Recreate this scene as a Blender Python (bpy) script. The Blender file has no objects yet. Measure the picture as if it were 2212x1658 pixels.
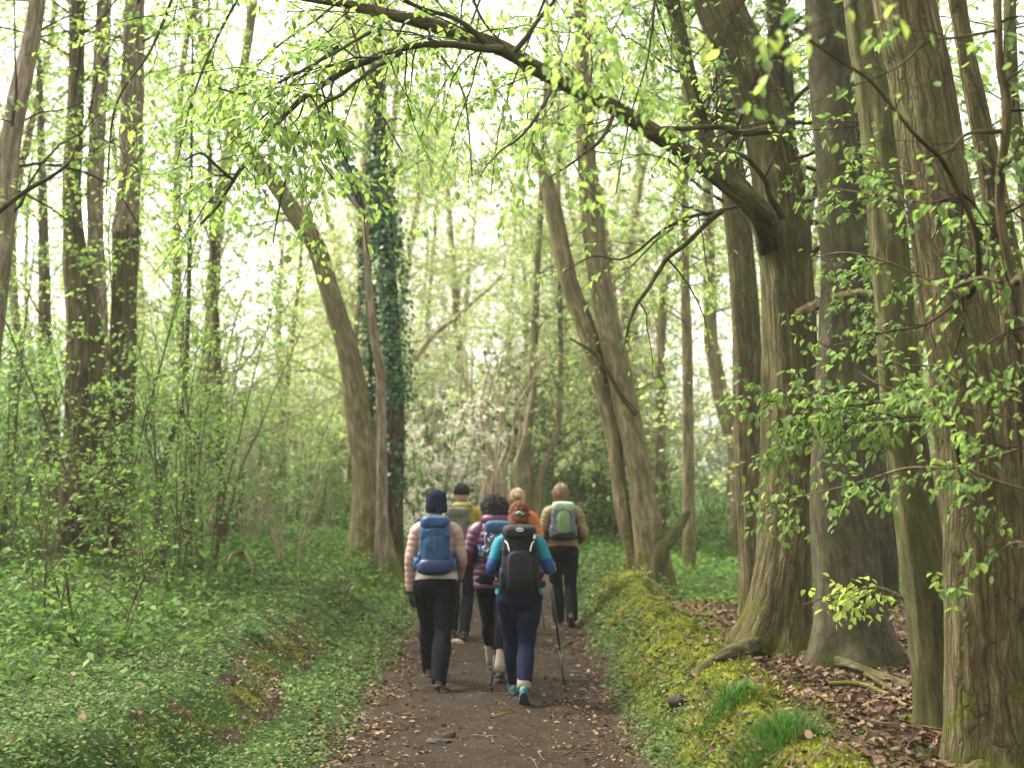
import bpy, math
import numpy as np
from mathutils import Vector

S = bpy.context.scene
COL = S.collection
# ------------------------------------------------------------------ camera
CAMZ = 1.9
FOC = 3072.0            # 50 mm on a 2212-wide picture
PITCH = math.atan(171 / FOC)
cam_data = bpy.data.cameras.new("camera")
cam = bpy.data.objects.new("camera", cam_data)
COL.objects.link(cam)
cam.location = (0, 0, CAMZ)
cam.rotation_euler = (math.radians(90) + PITCH, 0, 0)
cam_data.lens = 50
cam_data.sensor_width = 36
cam_data.clip_start = 0.1
cam_data.clip_end = 900
cam_data.dof.use_dof = True
cam_data.dof.focus_distance = 8.6
cam_data.dof.aperture_fstop = 2.2
cam_data.dof.aperture_blades = 0
S.camera = cam
# ------------------------------------------------------------------ sky and sun
SUN_EL, SUN_AZ = 52.0, -62.0      # azimuth measured from +Y towards +X
w = bpy.data.worlds.new("World"); S.world = w; w.use_nodes = True
nt = w.node_tree; nt.nodes.clear()
sky = nt.nodes.new("ShaderNodeTexSky"); sky.sky_type = 'NISHITA'; sky.sun_disc = False
sky.sun_elevation = math.radians(SUN_EL); sky.sun_rotation = math.radians(SUN_AZ)
sky.air_density = 1.0; sky.dust_density = 4.0; sky.ozone_density = 1.0
hs = nt.nodes.new("ShaderNodeHueSaturation"); hs.inputs['Saturation'].default_value = 0.22
bg = nt.nodes.new("ShaderNodeBackground"); bg.inputs['Strength'].default_value = 0.15
wo = nt.nodes.new("ShaderNodeOutputWorld")
nt.links.new(sky.outputs[0], hs.inputs['Color']); wm = nt.nodes.new("ShaderNodeMix"); wm.data_type = 'RGBA'; wm.blend_type = 'MULTIPLY'; wm.inputs[0].default_value = 1.0
wm.inputs[7].default_value = (1.03, 1.0, 0.95, 1)
nt.links.new(hs.outputs[0], wm.inputs[6]); nt.links.new(wm.outputs[2], bg.inputs['Color'])
nt.links.new(bg.outputs[0], wo.inputs['Surface'])
sd = bpy.data.lights.new("sun", 'SUN'); sd.energy = 1.5; sd.angle = math.radians(14); sd.color = (1.0, 0.95, 0.86)
so = bpy.data.objects.new("sun", sd); COL.objects.link(so)
_az, _el = math.radians(SUN_AZ), math.radians(SUN_EL)
_sv = Vector((math.sin(_az) * math.cos(_el), math.cos(_az) * math.cos(_el), math.sin(_el)))
so.rotation_euler = _sv.to_track_quat('Z', 'Y').to_euler()
so.location = (-20, -5, 40)
S.view_settings.view_transform = 'Standard'; S.view_settings.look = 'None'
S.view_settings.exposure = 2.3; S.view_settings.gamma = 1
S.cycles.use_denoising = True
try: S.cycles.denoiser = 'OPENIMAGEDENOISE'
except Exception: pass
S.cycles.max_bounces = 6; S.cycles.diffuse_bounces = 4; S.cycles.glossy_bounces = 2
S.cycles.transmission_bounces = 4; S.cycles.transparent_max_bounces = 4
S.cycles.caustics_reflective = False; S.cycles.caustics_refractive = False
S.render.use_persistent_data = False

rng = np.random.default_rng(11)

def P(u, v, D):
    """world point seen at picture position (u, v) at forward distance D"""
    y = 829 - v
    ca, sa = math.cos(PITCH), math.sin(PITCH)
    dy = FOC * ca - y * sa; dz = FOC * sa + y * ca
    k = D / dy
    return np.array([(u - 1106) * k, D, CAMZ + dz * k])

# ------------------------------------------------------------------ noise
def _hash(ix, iy, iz, seed):
    h = (ix * 374761393 + iy * 668265263 + iz * 2147483647 + seed * 974634777) & 0xFFFFFFFF
    h = ((h ^ (h >> 13)) * 1274126177) & 0xFFFFFFFF
    h = (h ^ (h >> 16)) & 0xFFFFFFFF
    return h / 4294967295.0
def vnoise(p, seed=0):
    p = np.asarray(p, float); f = np.floor(p); i = f.astype(np.int64); t = p - f; t = t * t * (3 - 2 * t)
    r = 0
    for dx in (0, 1):
        for dy in (0, 1):
            for dz in (0, 1):
                wgt = (t[..., 0] if dx else 1 - t[..., 0]) * (t[..., 1] if dy else 1 - t[..., 1]) * (t[..., 2] if dz else 1 - t[..., 2])
                r = r + wgt * _hash(i[..., 0] + dx, i[..., 1] + dy, i[..., 2] + dz, seed)
    return r * 2 - 1
def n2(x, y, s=1.0, seed=0):
    x = np.asarray(x, float); y = np.asarray(y, float)
    return vnoise(np.stack([x * s, y * s, np.zeros_like(x + y) + 0.5], -1), seed)
def fbm(x, y, s=1.0, seed=0, o=3):
    r = 0; a = 1; t = 0
    for k in range(o):
        r = r + a * n2(x, y, s * 2 ** k, seed + k); t += a; a *= .5
    return r / t
def ss(a, b, x):
    t = np.clip((np.asarray(x, float) - a) / (b - a), 0, 1); return t * t * (3 - 2 * t)

# ------------------------------------------------------------------ terrain
def pathx(y):
    y = np.asarray(y, float)
    return -0.1 - 0.006 * np.clip(y - 22, 0, None) ** 2 * 0.5
def height(x, y, fine=True):
    x = np.asarray(x, float); y = np.asarray(y, float)
    s = x - pathx(y)
    far = ss(19, 30, y)
    edge = -1.55 - 0.35 * ss(10.5, 7.0, y) + 0.22 * n2(x * 0, y, 0.6, 5) + .10 * n2(x * 0, y, 1.9, 6)
    left = 0.12 * ss(-1.0, -1.45, s) + 0.37 * (1 - .35 * far) * ss(edge + .12, edge - 0.55 - .35 * np.clip(n2(x * 0, y, .45, 7) + .1, 0, 1) + 0.1 * far, s)
    left = left + 0.085 * np.clip(-(s + 2.4), 0, 12) * ss(7, 13, y) + 0.03 * np.clip(-(s + 2.2), 0, 12) + .07 * np.clip(-(s + 6.5), 0, 8) * ss(9, 15, y)
    crest = 1.60 + 0.22 * n2(x * 0, y, 0.55, 9) - 0.12 * ss(12, 18, y)
    rid = (0.50 + .08 * n2(x * 0, y, .8, 10)) * (1 - .72 * far) * ss(0.86 + .12 * n2(x * 0, y, 1.3, 11), crest - 0.05, s)
    back = (0.27 * (1 - .9 * far)) * ss(crest + 0.02, crest + 0.62, s) + 0.02 * np.clip(s - 2.6, 0, 30)
    lum = ss(0.95, 1.5, s) * ss(2.3, 1.7, s) * (1 - far)
    z = left + rid - back + lum * (0.15 * n2(x, y, 1.25, 21) + 0.09 * n2(x, y, 3.1, 22) + .03 * n2(x, y, 8, 23))
    z = z - 0.004 * np.clip(y - 45, 0, 200) * (s > 0)
    off = ss(1.0, 1.6, np.abs(s))
    z = z + off * (0.05 * fbm(x, y, 0.8, 31) + 0.03 * n2(x, y, 3.3, 33)) + 0.012 * n2(x, y, 2.2, 35) - .022 * (np.exp(-((s + .42) / .16) ** 2) + np.exp(-((s - .36) / .16) ** 2)) * (.6 + .5 * n2(x, y, .6, 36)) + .014 * n2(x, y, 5.5, 37) * (1 - off)
    return z
def gh(x, y): return float(height(x, y))
def G(u, v):
    """where the sight line through (u, v) meets the ground"""
    a, b = 3.0, None
    prev = None
    for D in np.arange(3.0, 120, 0.04):
        q = P(u, v, D)
        if q[2] <= gh(q[0], q[1]): return np.array([q[0], q[1], gh(q[0], q[1])])
    return P(u, v, 60)

# ------------------------------------------------------------------ materials
def mat(name):
    m = bpy.data.materials.new(name); m.use_nodes = True
    m.node_tree.nodes.clear()
    return m, m.node_tree
def N(nt, t, **kw):
    n = nt.nodes.new(t)
    for k, v in kw.items():
        if k in n.inputs: n.inputs[k].default_value = v
        else: setattr(n, k, v)
    return n
def ramp(nt, fac, stops, interp='LINEAR'):
    r = nt.nodes.new("ShaderNodeValToRGB"); r.color_ramp.interpolation = interp
    e = r.color_ramp.elements
    while len(e) < len(stops): e.new(0.5)
    for i, (p, c) in enumerate(stops):
        e[i].position = p; e[i].color = (*c, 1) if len(c) == 3 else c
    if fac is not None: nt.links.new(fac, r.inputs[0])
    return r
def mixc(nt, f, a, b, mode='MIX'):
    m = nt.nodes.new("ShaderNodeMix"); m.data_type = 'RGBA'; m.blend_type = mode
    for inp, val in ((m.inputs[0], f), (m.inputs[6], a), (m.inputs[7], b)):
        if hasattr(val, 'links') or hasattr(val, 'is_linked'): nt.links.new(val, inp)
        else: inp.default_value = val if not isinstance(val, tuple) else (*val, 1)[:4]
    return m.outputs[2]
def mth(nt, op, a, b=None, clamp=False):
    m = nt.nodes.new("ShaderNodeMath"); m.operation = op; m.use_clamp = clamp
    for i, val in enumerate((a, b)):
        if val is None: continue
        if hasattr(val, 'is_linked'): nt.links.new(val, m.inputs[i])
        else: m.inputs[i].default_value = val
    return m.outputs[0]

def leaf_mat(name, cols, trans=0.5, tcol=1.35, rough=0.5, spec=0.2):
    """thin leaf: reflects and lets light through; every leaf its own tint"""
    m, nt = mat(name)
    geo = N(nt, "ShaderNodeNewGeometry")
    n = len(cols)
    r = ramp(nt, geo.outputs['Random Per Island'], [(i / max(1, n - 1), c) for i, c in enumerate(cols)])
    no = N(nt, "ShaderNodeTexNoise", Scale=0.9, Detail=1.0)
    tc = N(nt, "ShaderNodeTexCoord"); nt.links.new(tc.outputs['Object'], no.inputs['Vector'])
    hsv = N(nt, "ShaderNodeHueSaturation"); nt.links.new(r.outputs[0], hsv.inputs['Color'])
    val = mth(nt, 'ADD', mth(nt, 'MULTIPLY', no.outputs[0], 0.7), 0.65); nt.links.new(val, hsv.inputs['Value'])
    p = N(nt, "ShaderNodeBsdfPrincipled"); p.inputs['Roughness'].default_value = rough
    p.inputs['Specular IOR Level'].default_value = spec
    nt.links.new(hsv.outputs[0], p.inputs['Base Color'])
    t = N(nt, "ShaderNodeBsdfTranslucent")
    tint = mixc(nt, 1.0, hsv.outputs[0], (tcol, tcol * 1.0, tcol * .75), 'MULTIPLY'); nt.links.new(tint, t.inputs[0])
    mx = N(nt, "ShaderNodeMixShader"); mx.inputs[0].default_value = trans
    nt.links.new(p.outputs[0], mx.inputs[1]); nt.links.new(t.outputs[0], mx.inputs[2])
    o = N(nt, "ShaderNodeOutputMaterial"); nt.links.new(mx.outputs[0], o.inputs[0])
    return m

def bark_mat(name, c1, c2, scale=1.0, stretch=0.12, bump=0.5, moss=0.0, moss_h=0.7, lichen=0.0, mossc=(0.10, 0.105, 0.018), green=0.0, crack=0.0):
    m, nt = mat(name)
    at = N(nt, "ShaderNodeAttribute"); at.attribute_name = "bc"
    mp = N(nt, "ShaderNodeMapping"); mp.inputs['Scale'].default_value = (26 * scale, 26 * scale, 26 * scale * stretch)
    nt.links.new(at.outputs['Vector'], mp.inputs[0])
    no = N(nt, "ShaderNodeTexNoise", Scale=1.0, Detail=6.0, Roughness=0.62, Distortion=0.35); nt.links.new(mp.outputs[0], no.inputs['Vector'])
    big = N(nt, "ShaderNodeTexNoise", Scale=3.0, Detail=3.0); nt.links.new(at.outputs['Vector'], big.inputs['Vector'])
    fine = N(nt, "ShaderNodeTexNoise", Scale=60.0, Detail=3.0, Roughness=.7); nt.links.new(at.outputs['Vector'], fine.inputs['Vector'])
    wb = N(nt, "ShaderNodeTexNoise", Scale=7.0, Detail=2.0); nt.links.new(at.outputs['Vector'], wb.inputs['Vector'])
    wv = N(nt, "ShaderNodeVectorMath", operation='MULTIPLY_ADD'); nt.links.new(wb.outputs['Color'], wv.inputs[0]); wv.inputs[1].default_value = (.06, .06, .22); nt.links.new(at.outputs['Vector'], wv.inputs[2])
    def plates(sx, sz):
        mp2 = N(nt, "ShaderNodeMapping"); mp2.inputs['Scale'].default_value = (sx * scale, sx * scale, sz * scale)
        nt.links.new(wv.outputs[0], mp2.inputs[0])
        vo = N(nt, "ShaderNodeTexVoronoi", Scale=1.0); vo.feature = 'DISTANCE_TO_EDGE'; nt.links.new(mp2.outputs[0], vo.inputs['Vector']); return vo.outputs['Distance']
    crk = ramp(nt, mth(nt, 'MINIMUM', plates(19, 1.3), mth(nt, 'ADD', plates(44, 4.0), .05)), [(0.0, (0, 0, 0)), (0.06, (.5,) * 3), (0.2, (1, 1, 1))])
    r0 = ramp(nt, no.outputs[0], [(0.33, tuple(x * .75 for x in c1)), (0.47, c1), (0.62, c2), (0.8, tuple(min(1, x * 1.25) for x in c2))])
    class _R: pass
    r = _R(); r.outputs = [mixc(nt, crack, r0.outputs[0], mixc(nt, crk.outputs[0], tuple(x * .42 for x in c1), r0.outputs[0]))]
    f2 = mth(nt, 'ADD', mth(nt, 'MULTIPLY', big.outputs[0], 0.9), 0.55)
    hv = N(nt, "ShaderNodeHueSaturation"); nt.links.new(r.outputs[0], hv.inputs['Color']); nt.links.new(f2, hv.inputs['Value'])
    col = hv.outputs[0]
    sp = ramp(nt, fine.outputs[0], [(0.62, (0, 0, 0)), (0.72, (1, 1, 1))])
    col = mixc(nt, mth(nt, 'MULTIPLY', sp.outputs[0], 0.18 + lichen), col, (0.36, 0.36, 0.27))
    if green > 0:
        gz = N(nt, "ShaderNodeTexNoise", Scale=2.2, Detail=4.0); nt.links.new(at.outputs['Vector'], gz.inputs['Vector'])
        gr = ramp(nt, gz.outputs[0], [(0.42, (0, 0, 0)), (0.62, (1, 1, 1))])
        col = mixc(nt, mth(nt, 'MULTIPLY', gr.outputs[0], green), col, (0.105, 0.115, 0.04))
    bumpin = mth(nt, 'ADD', mth(nt, 'ADD', no.outputs[0], mth(nt, 'MULTIPLY', fine.outputs[0], 0.25)), mth(nt, 'MULTIPLY', crk.outputs[0], crack * .8))
    if moss > 0:
        sx = N(nt, "ShaderNodeSeparateXYZ"); nt.links.new(at.outputs['Vector'], sx.inputs[0])
        mn = N(nt, "ShaderNodeTexNoise", Scale=5.0, Detail=4.0, Roughness=.6); nt.links.new(at.outputs['Vector'], mn.inputs['Vector'])
        hgt = mth(nt, 'SUBTRACT', 1.0, mth(nt, 'DIVIDE', sx.outputs[2], moss_h))
        mk = mth(nt, 'ADD', mth(nt, 'SUBTRACT', hgt, .12), mth(nt, 'MULTIPLY', mth(nt, 'SUBTRACT', mn.outputs[0], 0.5), 4.5))
        mk = mth(nt, 'MULTIPLY', mth(nt, 'MULTIPLY', mk, 2.2, True), moss)
        mcol = ramp(nt, fine.outputs[0], [(0.3, tuple(x * .5 for x in mossc)), (0.6, mossc), (0.8, tuple(x * 1.7 for x in mossc))])
        col = mixc(nt, mk, col, mcol.outputs[0])
    p = N(nt, "ShaderNodeBsdfPrincipled"); p.inputs['Roughness'].default_value = 0.95; p.inputs['Specular IOR Level'].default_value = 0.07
    nt.links.new(col, p.inputs['Base Color'])
    b = N(nt, "ShaderNodeBump"); b.inputs['Strength'].default_value = bump; b.inputs['Distance'].default_value = 0.03
    nt.links.new(bumpin, b.inputs['Height']); nt.links.new(b.outputs[0], p.inputs['Normal'])
    o = N(nt, "ShaderNodeOutputMaterial"); nt.links.new(p.outputs[0], o.inputs[0])
    return m

def plain(name, col, rough=0.7, spec=0.3, var=0.15, scale=30, bump=0.0, metal=0.0, bscale=None, weave=False):
    m, nt = mat(name)
    tc = N(nt, "ShaderNodeTexCoord")
    no = N(nt, "ShaderNodeTexNoise", Scale=float(scale), Detail=4.0, Roughness=.6); nt.links.new(tc.outputs['Object'], no.inputs['Vector'])
    r = ramp(nt, no.outputs[0], [(0.3, tuple(x * (1 - var) for x in col)), (0.7, tuple(min(1, x * (1 + var)) for x in col))])
    p = N(nt, "ShaderNodeBsdfPrincipled"); p.inputs['Roughness'].default_value = rough
    p.inputs['Specular IOR Level'].default_value = spec; p.inputs['Metallic'].default_value = metal
    nt.links.new(r.outputs[0], p.inputs['Base Color'])
    if bump > 0:
        n2_ = N(nt, "ShaderNodeTexNoise", Scale=float(bscale or scale), Detail=3.0); nt.links.new(tc.outputs['Object'], n2_.inputs['Vector'])
        b = N(nt, "ShaderNodeBump"); b.inputs['Strength'].default_value = bump; b.inputs['Distance'].default_value = 0.01
        nt.links.new(n2_.outputs[0], b.inputs['Height']); nt.links.new(b.outputs[0], p.inputs['Normal'])
    o = N(nt, "ShaderNodeOutputMaterial"); nt.links.new(p.outputs[0], o.inputs[0])
    return m

# ------------------------------------------------------------------ mesh helpers
def tag(o, label=None, cat=None, group=None, kind=None):
    if label: o["label"] = label
    if cat: o["category"] = cat
    if group: o["group"] = group
    if kind: o["kind"] = kind
    return o
def empty(name, loc, label, cat, group=None, rz=0.0):
    o = bpy.data.objects.new(name, None); COL.objects.link(o)
    o.location = loc; o.rotation_euler = (0, 0, rz); o.empty_display_size = 0.2
    return tag(o, label, cat, group)
def quadmesh(name, V, F, material, parent=None, smooth=True, attrs=None, origin=None):
    """V (n,3) in world coordinates, F (m,4); one linked mesh object"""
    V = np.asarray(V, np.float32).reshape(-1, 3); F = np.asarray(F, np.int32).reshape(-1, 4)
    org = np.zeros(3) if origin is None else np.asarray(origin, float)
    if parent is not None and origin is None: org = np.array(parent.location)
    me = bpy.data.meshes.new(name)
    me.vertices.add(len(V)); me.vertices.foreach_set("co", (V - org.astype(np.float32)).ravel())
    me.loops.add(F.size); me.loops.foreach_set("vertex_index", F.ravel())
    me.polygons.add(len(F)); me.polygons.foreach_set("loop_start", np.arange(0, F.size, 4, dtype=np.int32))
    me.update(calc_edges=True)
    if smooth: me.polygons.foreach_set("use_smooth", np.ones(len(F), bool))
    for k, a in (attrs or {}).items():
        a = np.asarray(a, np.float32)
        if a.ndim == 2: at = me.attributes.new(k, 'FLOAT_VECTOR', 'POINT'); at.data.foreach_set("vector", a.ravel())
        else: at = me.attributes.new(k, 'FLOAT', 'POINT'); at.data.foreach_set("value", a)
    me.materials.append(material)
    o = bpy.data.objects.new(name, me); COL.objects.link(o)
    if parent is not None: o.parent = parent
    elif origin is not None: o.location = origin
    return o
def nrm(a): return a / np.maximum(np.linalg.norm(a, axis=-1, keepdims=True), 1e-9)
def smooth_path(pts, n):
    """Catmull-Rom through rows of pts (any number of columns), n samples spaced by length"""
    p = np.asarray(pts, float); k = len(p)
    if k == 2: return p[0] + (p[1] - p[0]) * np.linspace(0, 1, n)[:, None]
    e = np.vstack([2 * p[0] - p[1], p, 2 * p[-1] - p[-2]])
    seg = np.linalg.norm(np.diff(p[:, :3], axis=0), axis=1); cum = np.concatenate([[0], np.cumsum(seg)])
    s = np.linspace(0, cum[-1], n); i = np.clip(np.searchsorted(cum, s, 'right') - 1, 0, k - 2)
    t = ((s - cum[i]) / np.maximum(seg[i], 1e-9))[:, None]
    a, b, c, d = e[i], e[i + 1], e[i + 2], e[i + 3]
    return 0.5 * (2 * b + (c - a) * t + (2 * a - 5 * b + 4 * c - d) * t ** 2 + (3 * b - a - 3 * c + d) * t ** 3)

class Wood:
    """collects tubes; builds them as one mesh"""
    def __init__(s): s.g = {}
    def add(s, pts, rad, k=5):
        pts = np.asarray(pts, float); rad = np.asarray(rad, float)
        if pts.ndim == 2: pts = pts[None]; rad = rad[None]
        if len(pts): s.g.setdefault((pts.shape[1], k), []).append((pts, rad))
        return s
    def build(s, name, material, parent=None):
        VV, FF, BB = [], [], []; off = 0
        for (n, k), lst in s.g.items():
            p = np.concatenate([a for a, b in lst]); r = np.concatenate([b for a, b in lst]); T = len(p)
            t = np.empty_like(p); t[:, 1:-1] = p[:, 2:] - p[:, :-2]; t[:, 0] = p[:, 1] - p[:, 0]; t[:, -1] = p[:, -1] - p[:, -2]
            t = nrm(t); m = np.abs(t).mean(1); ax = np.argmin(m, 1)
            ref = np.eye(3)[ax][:, None, :]
            a = nrm(np.cross(t, ref)); b = np.cross(t, a)
            th = np.arange(k) * 2 * math.pi / k
            ring = a[:, :, None, :] * np.cos(th)[None, None, :, None] + b[:, :, None, :] * np.sin(th)[None, None, :, None]
            V = p[:, :, None, :] + ring * r[:, :, None, None]
            ln = np.concatenate([np.zeros((T, 1)), np.cumsum(np.linalg.norm(np.diff(p, axis=1), axis=2), 1)], 1) + 3.0
            bc = np.stack([np.cos(th)[None, None] * r[:, :, None], np.sin(th)[None, None] * r[:, :, None], np.repeat(ln[:, :, None], k, 2)], -1)
            i = np.arange(n - 1)[:, None] * k; j = np.arange(k)[None]; j2 = (j + 1) % k
            f = np.stack([i + j, i + j2, i + k + j2, i + k + j], -1).reshape(-1, 4)
            f = (f[None] + (np.arange(T) * n * k)[:, None, None]).reshape(-1, 4) + off
            VV.append(V.reshape(-1, 3)); FF.append(f); BB.append(bc.reshape(-1, 3)); off += T * n * k
        if not VV: return None
        return quadmesh(name, np.concatenate(VV), np.concatenate(FF), material, parent, True, {"bc": np.concatenate(BB)})

def taper(r0, n, tip=0.25): 
    r0 = np.atleast_1d(np.asarray(r0, float)); return r0[:, None] * np.linspace(1, tip, n)[None]
def spawn(pts, rad, rate, L, m=5, lo=0.15, ang=(35, 75), flat=0.5, lift=0.0, droop=0.0, wander=0.18, ratio=0.55, rmin=0.002, lenfall=0.4, R=None, rmax=9.):
    """side shoots of every parent tube at once"""
    R = R or rng
    if pts.ndim == 2: pts = pts[None]; rad = rad[None]
    T, n = pts.shape[:2]
    ln = np.linalg.norm(np.diff(pts, axis=1), axis=2).sum(1)
    cnt = R.poisson(rate * ln)
    idx = np.repeat(np.arange(T), cnt); q = len(idx)
    if q == 0: return np.zeros((0, m + 1, 3)), np.zeros((0, m + 1))
    fr = R.uniform(lo, 0.99, q); t = fr * (n - 1); i = np.minimum(t.astype(int), n - 2); f = (t - i)[:, None]
    st = pts[idx, i] * (1 - f) + pts[idx, i + 1] * f
    tan = nrm(pts[idx, i + 1] - pts[idx, i]); rr = rad[idx, i]
    pr = R.normal(size=(q, 3)); pr[:, 2] *= flat; pr = nrm(pr - (pr * tan).sum(1, keepdims=True) * tan)
    a = np.radians(R.uniform(*ang, q))[:, None]
    d = tan * np.cos(a) + pr * np.sin(a); d[:, 2] += lift; d = nrm(d)
    Ls = R.uniform(L[0], L[1], q) * (1 - lenfall * fr)
    stp = d[:, None, :] + np.cumsum(R.normal(size=(q, m, 3)) * wander, 1); stp[:, :, 2] -= droop * np.arange(m)[None] / m
    stp = nrm(stp) * (Ls / m)[:, None, None]
    P_ = np.concatenate([st[:, None], st[:, None] + np.cumsum(stp, 1)], 1)
    return P_, taper(np.clip(rr * ratio * (0.5 + .5 * Ls / L[1]), rmin, rmax), m + 1, 0.3)

class Leaves:
    def __init__(s): s.p, s.d, s.n, s.z = [], [], [], []
    def add(s, p, d, n, z): s.p.append(p); s.d.append(d); s.n.append(n); s.z.append(z)
    def on(s, pts, gap, size, droop=0.35, lo=0.1, R=None, pet=0.25, jit=0.35, up=1.0):
        R = R or rng
        if len(pts) == 0: return s
        T, n = pts.shape[:2]; ln = np.linalg.norm(np.diff(pts, axis=1), axis=2).sum(1)
        cnt = np.maximum(1, R.poisson(ln / gap)); idx = np.repeat(np.arange(T), cnt); q = len(idx)
        t = R.uniform(lo, 1.0, q) * (n - 1); i = np.minimum(t.astype(int), n - 2); f = (t - i)[:, None]
        st = pts[idx, i] * (1 - f) + pts[idx, i + 1] * f
        tan = nrm(pts[idx, i + 1] - pts[idx, i]); side = np.cross(tan, [0, 0, 1.0]) + R.normal(size=(q, 3)) * 0.25
        side = nrm(side) * R.choice([-1, 1], q)[:, None]
        d = tan * R.uniform(.2, .8, (q, 1)) + side * R.uniform(.5, 1, (q, 1)); d[:, 2] -= droop * R.uniform(.2, 1.8, q); d += R.normal(size=(q, 3)) * jit * .5; d = nrm(d)
        nn = R.normal(size=(q, 3)) * jit; nn[:, 2] += up; nn = nrm(nn - (nn * d).sum(1, keepdims=True) * d)
        z = size[0] * .75 + (size[1] * 1.12 - size[0] * .75) * R.beta(2, 2, q)
        s.add(st + d * (z * pet)[:, None], d, nn, z); return s
    def build(s, name, material, parent=None, near=True, width=0.56):
        if not s.p: return None
        p, d, n, z = (np.concatenate(a) for a in (s.p, s.d, s.n, s.z)); b = np.cross(n, d)
        if near:
            h = width / 2
            T = np.array([[0, 0, 0], [.28, h * .95, .05], [.68, h * .85, .03], [1, 0, -.1], [.68, -h * .85, .03], [.28, -h * .95, .05]])
            F = np.array([[0, 3, 2, 1], [0, 5, 4, 3]])
        else:
            h = width / 2
            T = np.array([[0, 0, 0], [.45, h * 1.1, .03], [1, 0, -.05], [.45, -h * 1.1, .03]]); F = np.array([[0, 3, 2, 1]])
        cu = rng.uniform(-.6, 3.6, len(p))[:, None, None]; wd = rng.uniform(.8, 1.2, len(p))[:, None, None]
        V = p[:, None] + z[:, None, None] * (d[:, None] * T[None, :, :1] + b[:, None] * T[None, :, 1:2] * wd + n[:, None] * T[None, :, 2:] * cu)
        k = len(T); f = (F[None] + (np.arange(len(p)) * k)[:, None, None]).reshape(-1, 4)
        return quadmesh(name, V.reshape(-1, 3), f, material, parent, False)

def trunk_mesh(name, path, material, parent, sides=40, step=0.05, flute=0.05, ridge=0.012, rscale=14, rstretch=.16, flare=0.0, flare_h=0.4, lobes=5, seed=1, lumps=(), cap=True):
    """path rows x,y,z,r from the base up; bark relief is real geometry"""
    path = np.asarray(path, float)
    L = np.linalg.norm(np.diff(path[:, :3], axis=0), axis=1).sum(); n = max(6, int(L / step))
    q = smooth_path(path, n); p = q[:, :3]; r = np.maximum(q[:, 3], 0.002)
    t = nrm(np.gradient(p, axis=0)); a = nrm(np.cross(t, [0, 1, 0])); b = np.cross(t, a)
    th = np.linspace(0, 2 * math.pi, sides, endpoint=False); c, s_ = np.cos(th), np.sin(th)
    ln = np.linspace(0, L, n)
    bc = np.stack([c[None] * r[:, None], s_[None] * r[:, None], np.repeat(ln[:, None], sides, 1)], -1)
    R0 = r.max()
    k = 1 + flute * vnoise(np.stack([c[None] * 1.6 + 0 * ln[:, None], s_[None] * 1.6 + 0 * ln[:, None], ln[:, None] * 0.8 + 0 * c[None]], -1), seed) * 2
    if flare: 
        lob = 0.5 + 0.5 * np.cos(lobes * th + seed + 0.6 * np.sin(2 * th + seed)); k = k + flare * np.exp(-ln / flare_h)[:, None] * (0.35 + lob[None])
    d = 0
    if ridge: 
        wob = 0.06 * vnoise(np.stack([bc[..., 0] * 4, bc[..., 1] * 4, bc[..., 2] * 1.1], -1), seed + 4)[..., None]
        bb = bc + wob
        v1 = vnoise(bb * np.array([rscale, rscale, rscale * rstretch]), seed + 1); v2 = vnoise(bb * np.array([rscale * 2.1, rscale * 2.1, rscale * rstretch * 2]), seed + 2)
        d = ridge * ((1 - 2 * np.abs(v1)) + 0.5 * (1 - 2 * np.abs(v2)))
    rr = r[:, None] * k + d * np.clip(r / R0, .3, 1)[:, None]
    for (la, lt, lr, lh) in lumps:   # burrs and knots: height, angle, size, amount
        dd = ((ln[:, None] - la) / lr) ** 2 + (np.angle(np.exp(1j * (th[None] - lt))) * r[:, None] / lr) ** 2
        rr = rr + lh * np.exp(-dd)
    V = p[:, None] + (a[:, None] * c[None, :, None] + b[:, None] * s_[None, :, None]) * rr[..., None]
    i = np.arange(n - 1)[:, None] * sides; j = np.arange(sides)[None]; j2 = (j + 1) % sides
    F = np.stack([i + j, i + j2, i + sides + j2, i + sides + j], -1).reshape(-1, 4)
    V = V.reshape(-1, 3); B = bc.reshape(-1, 3)
    return quadmesh(name, V, F, material, parent, True, {"bc": B})
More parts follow.
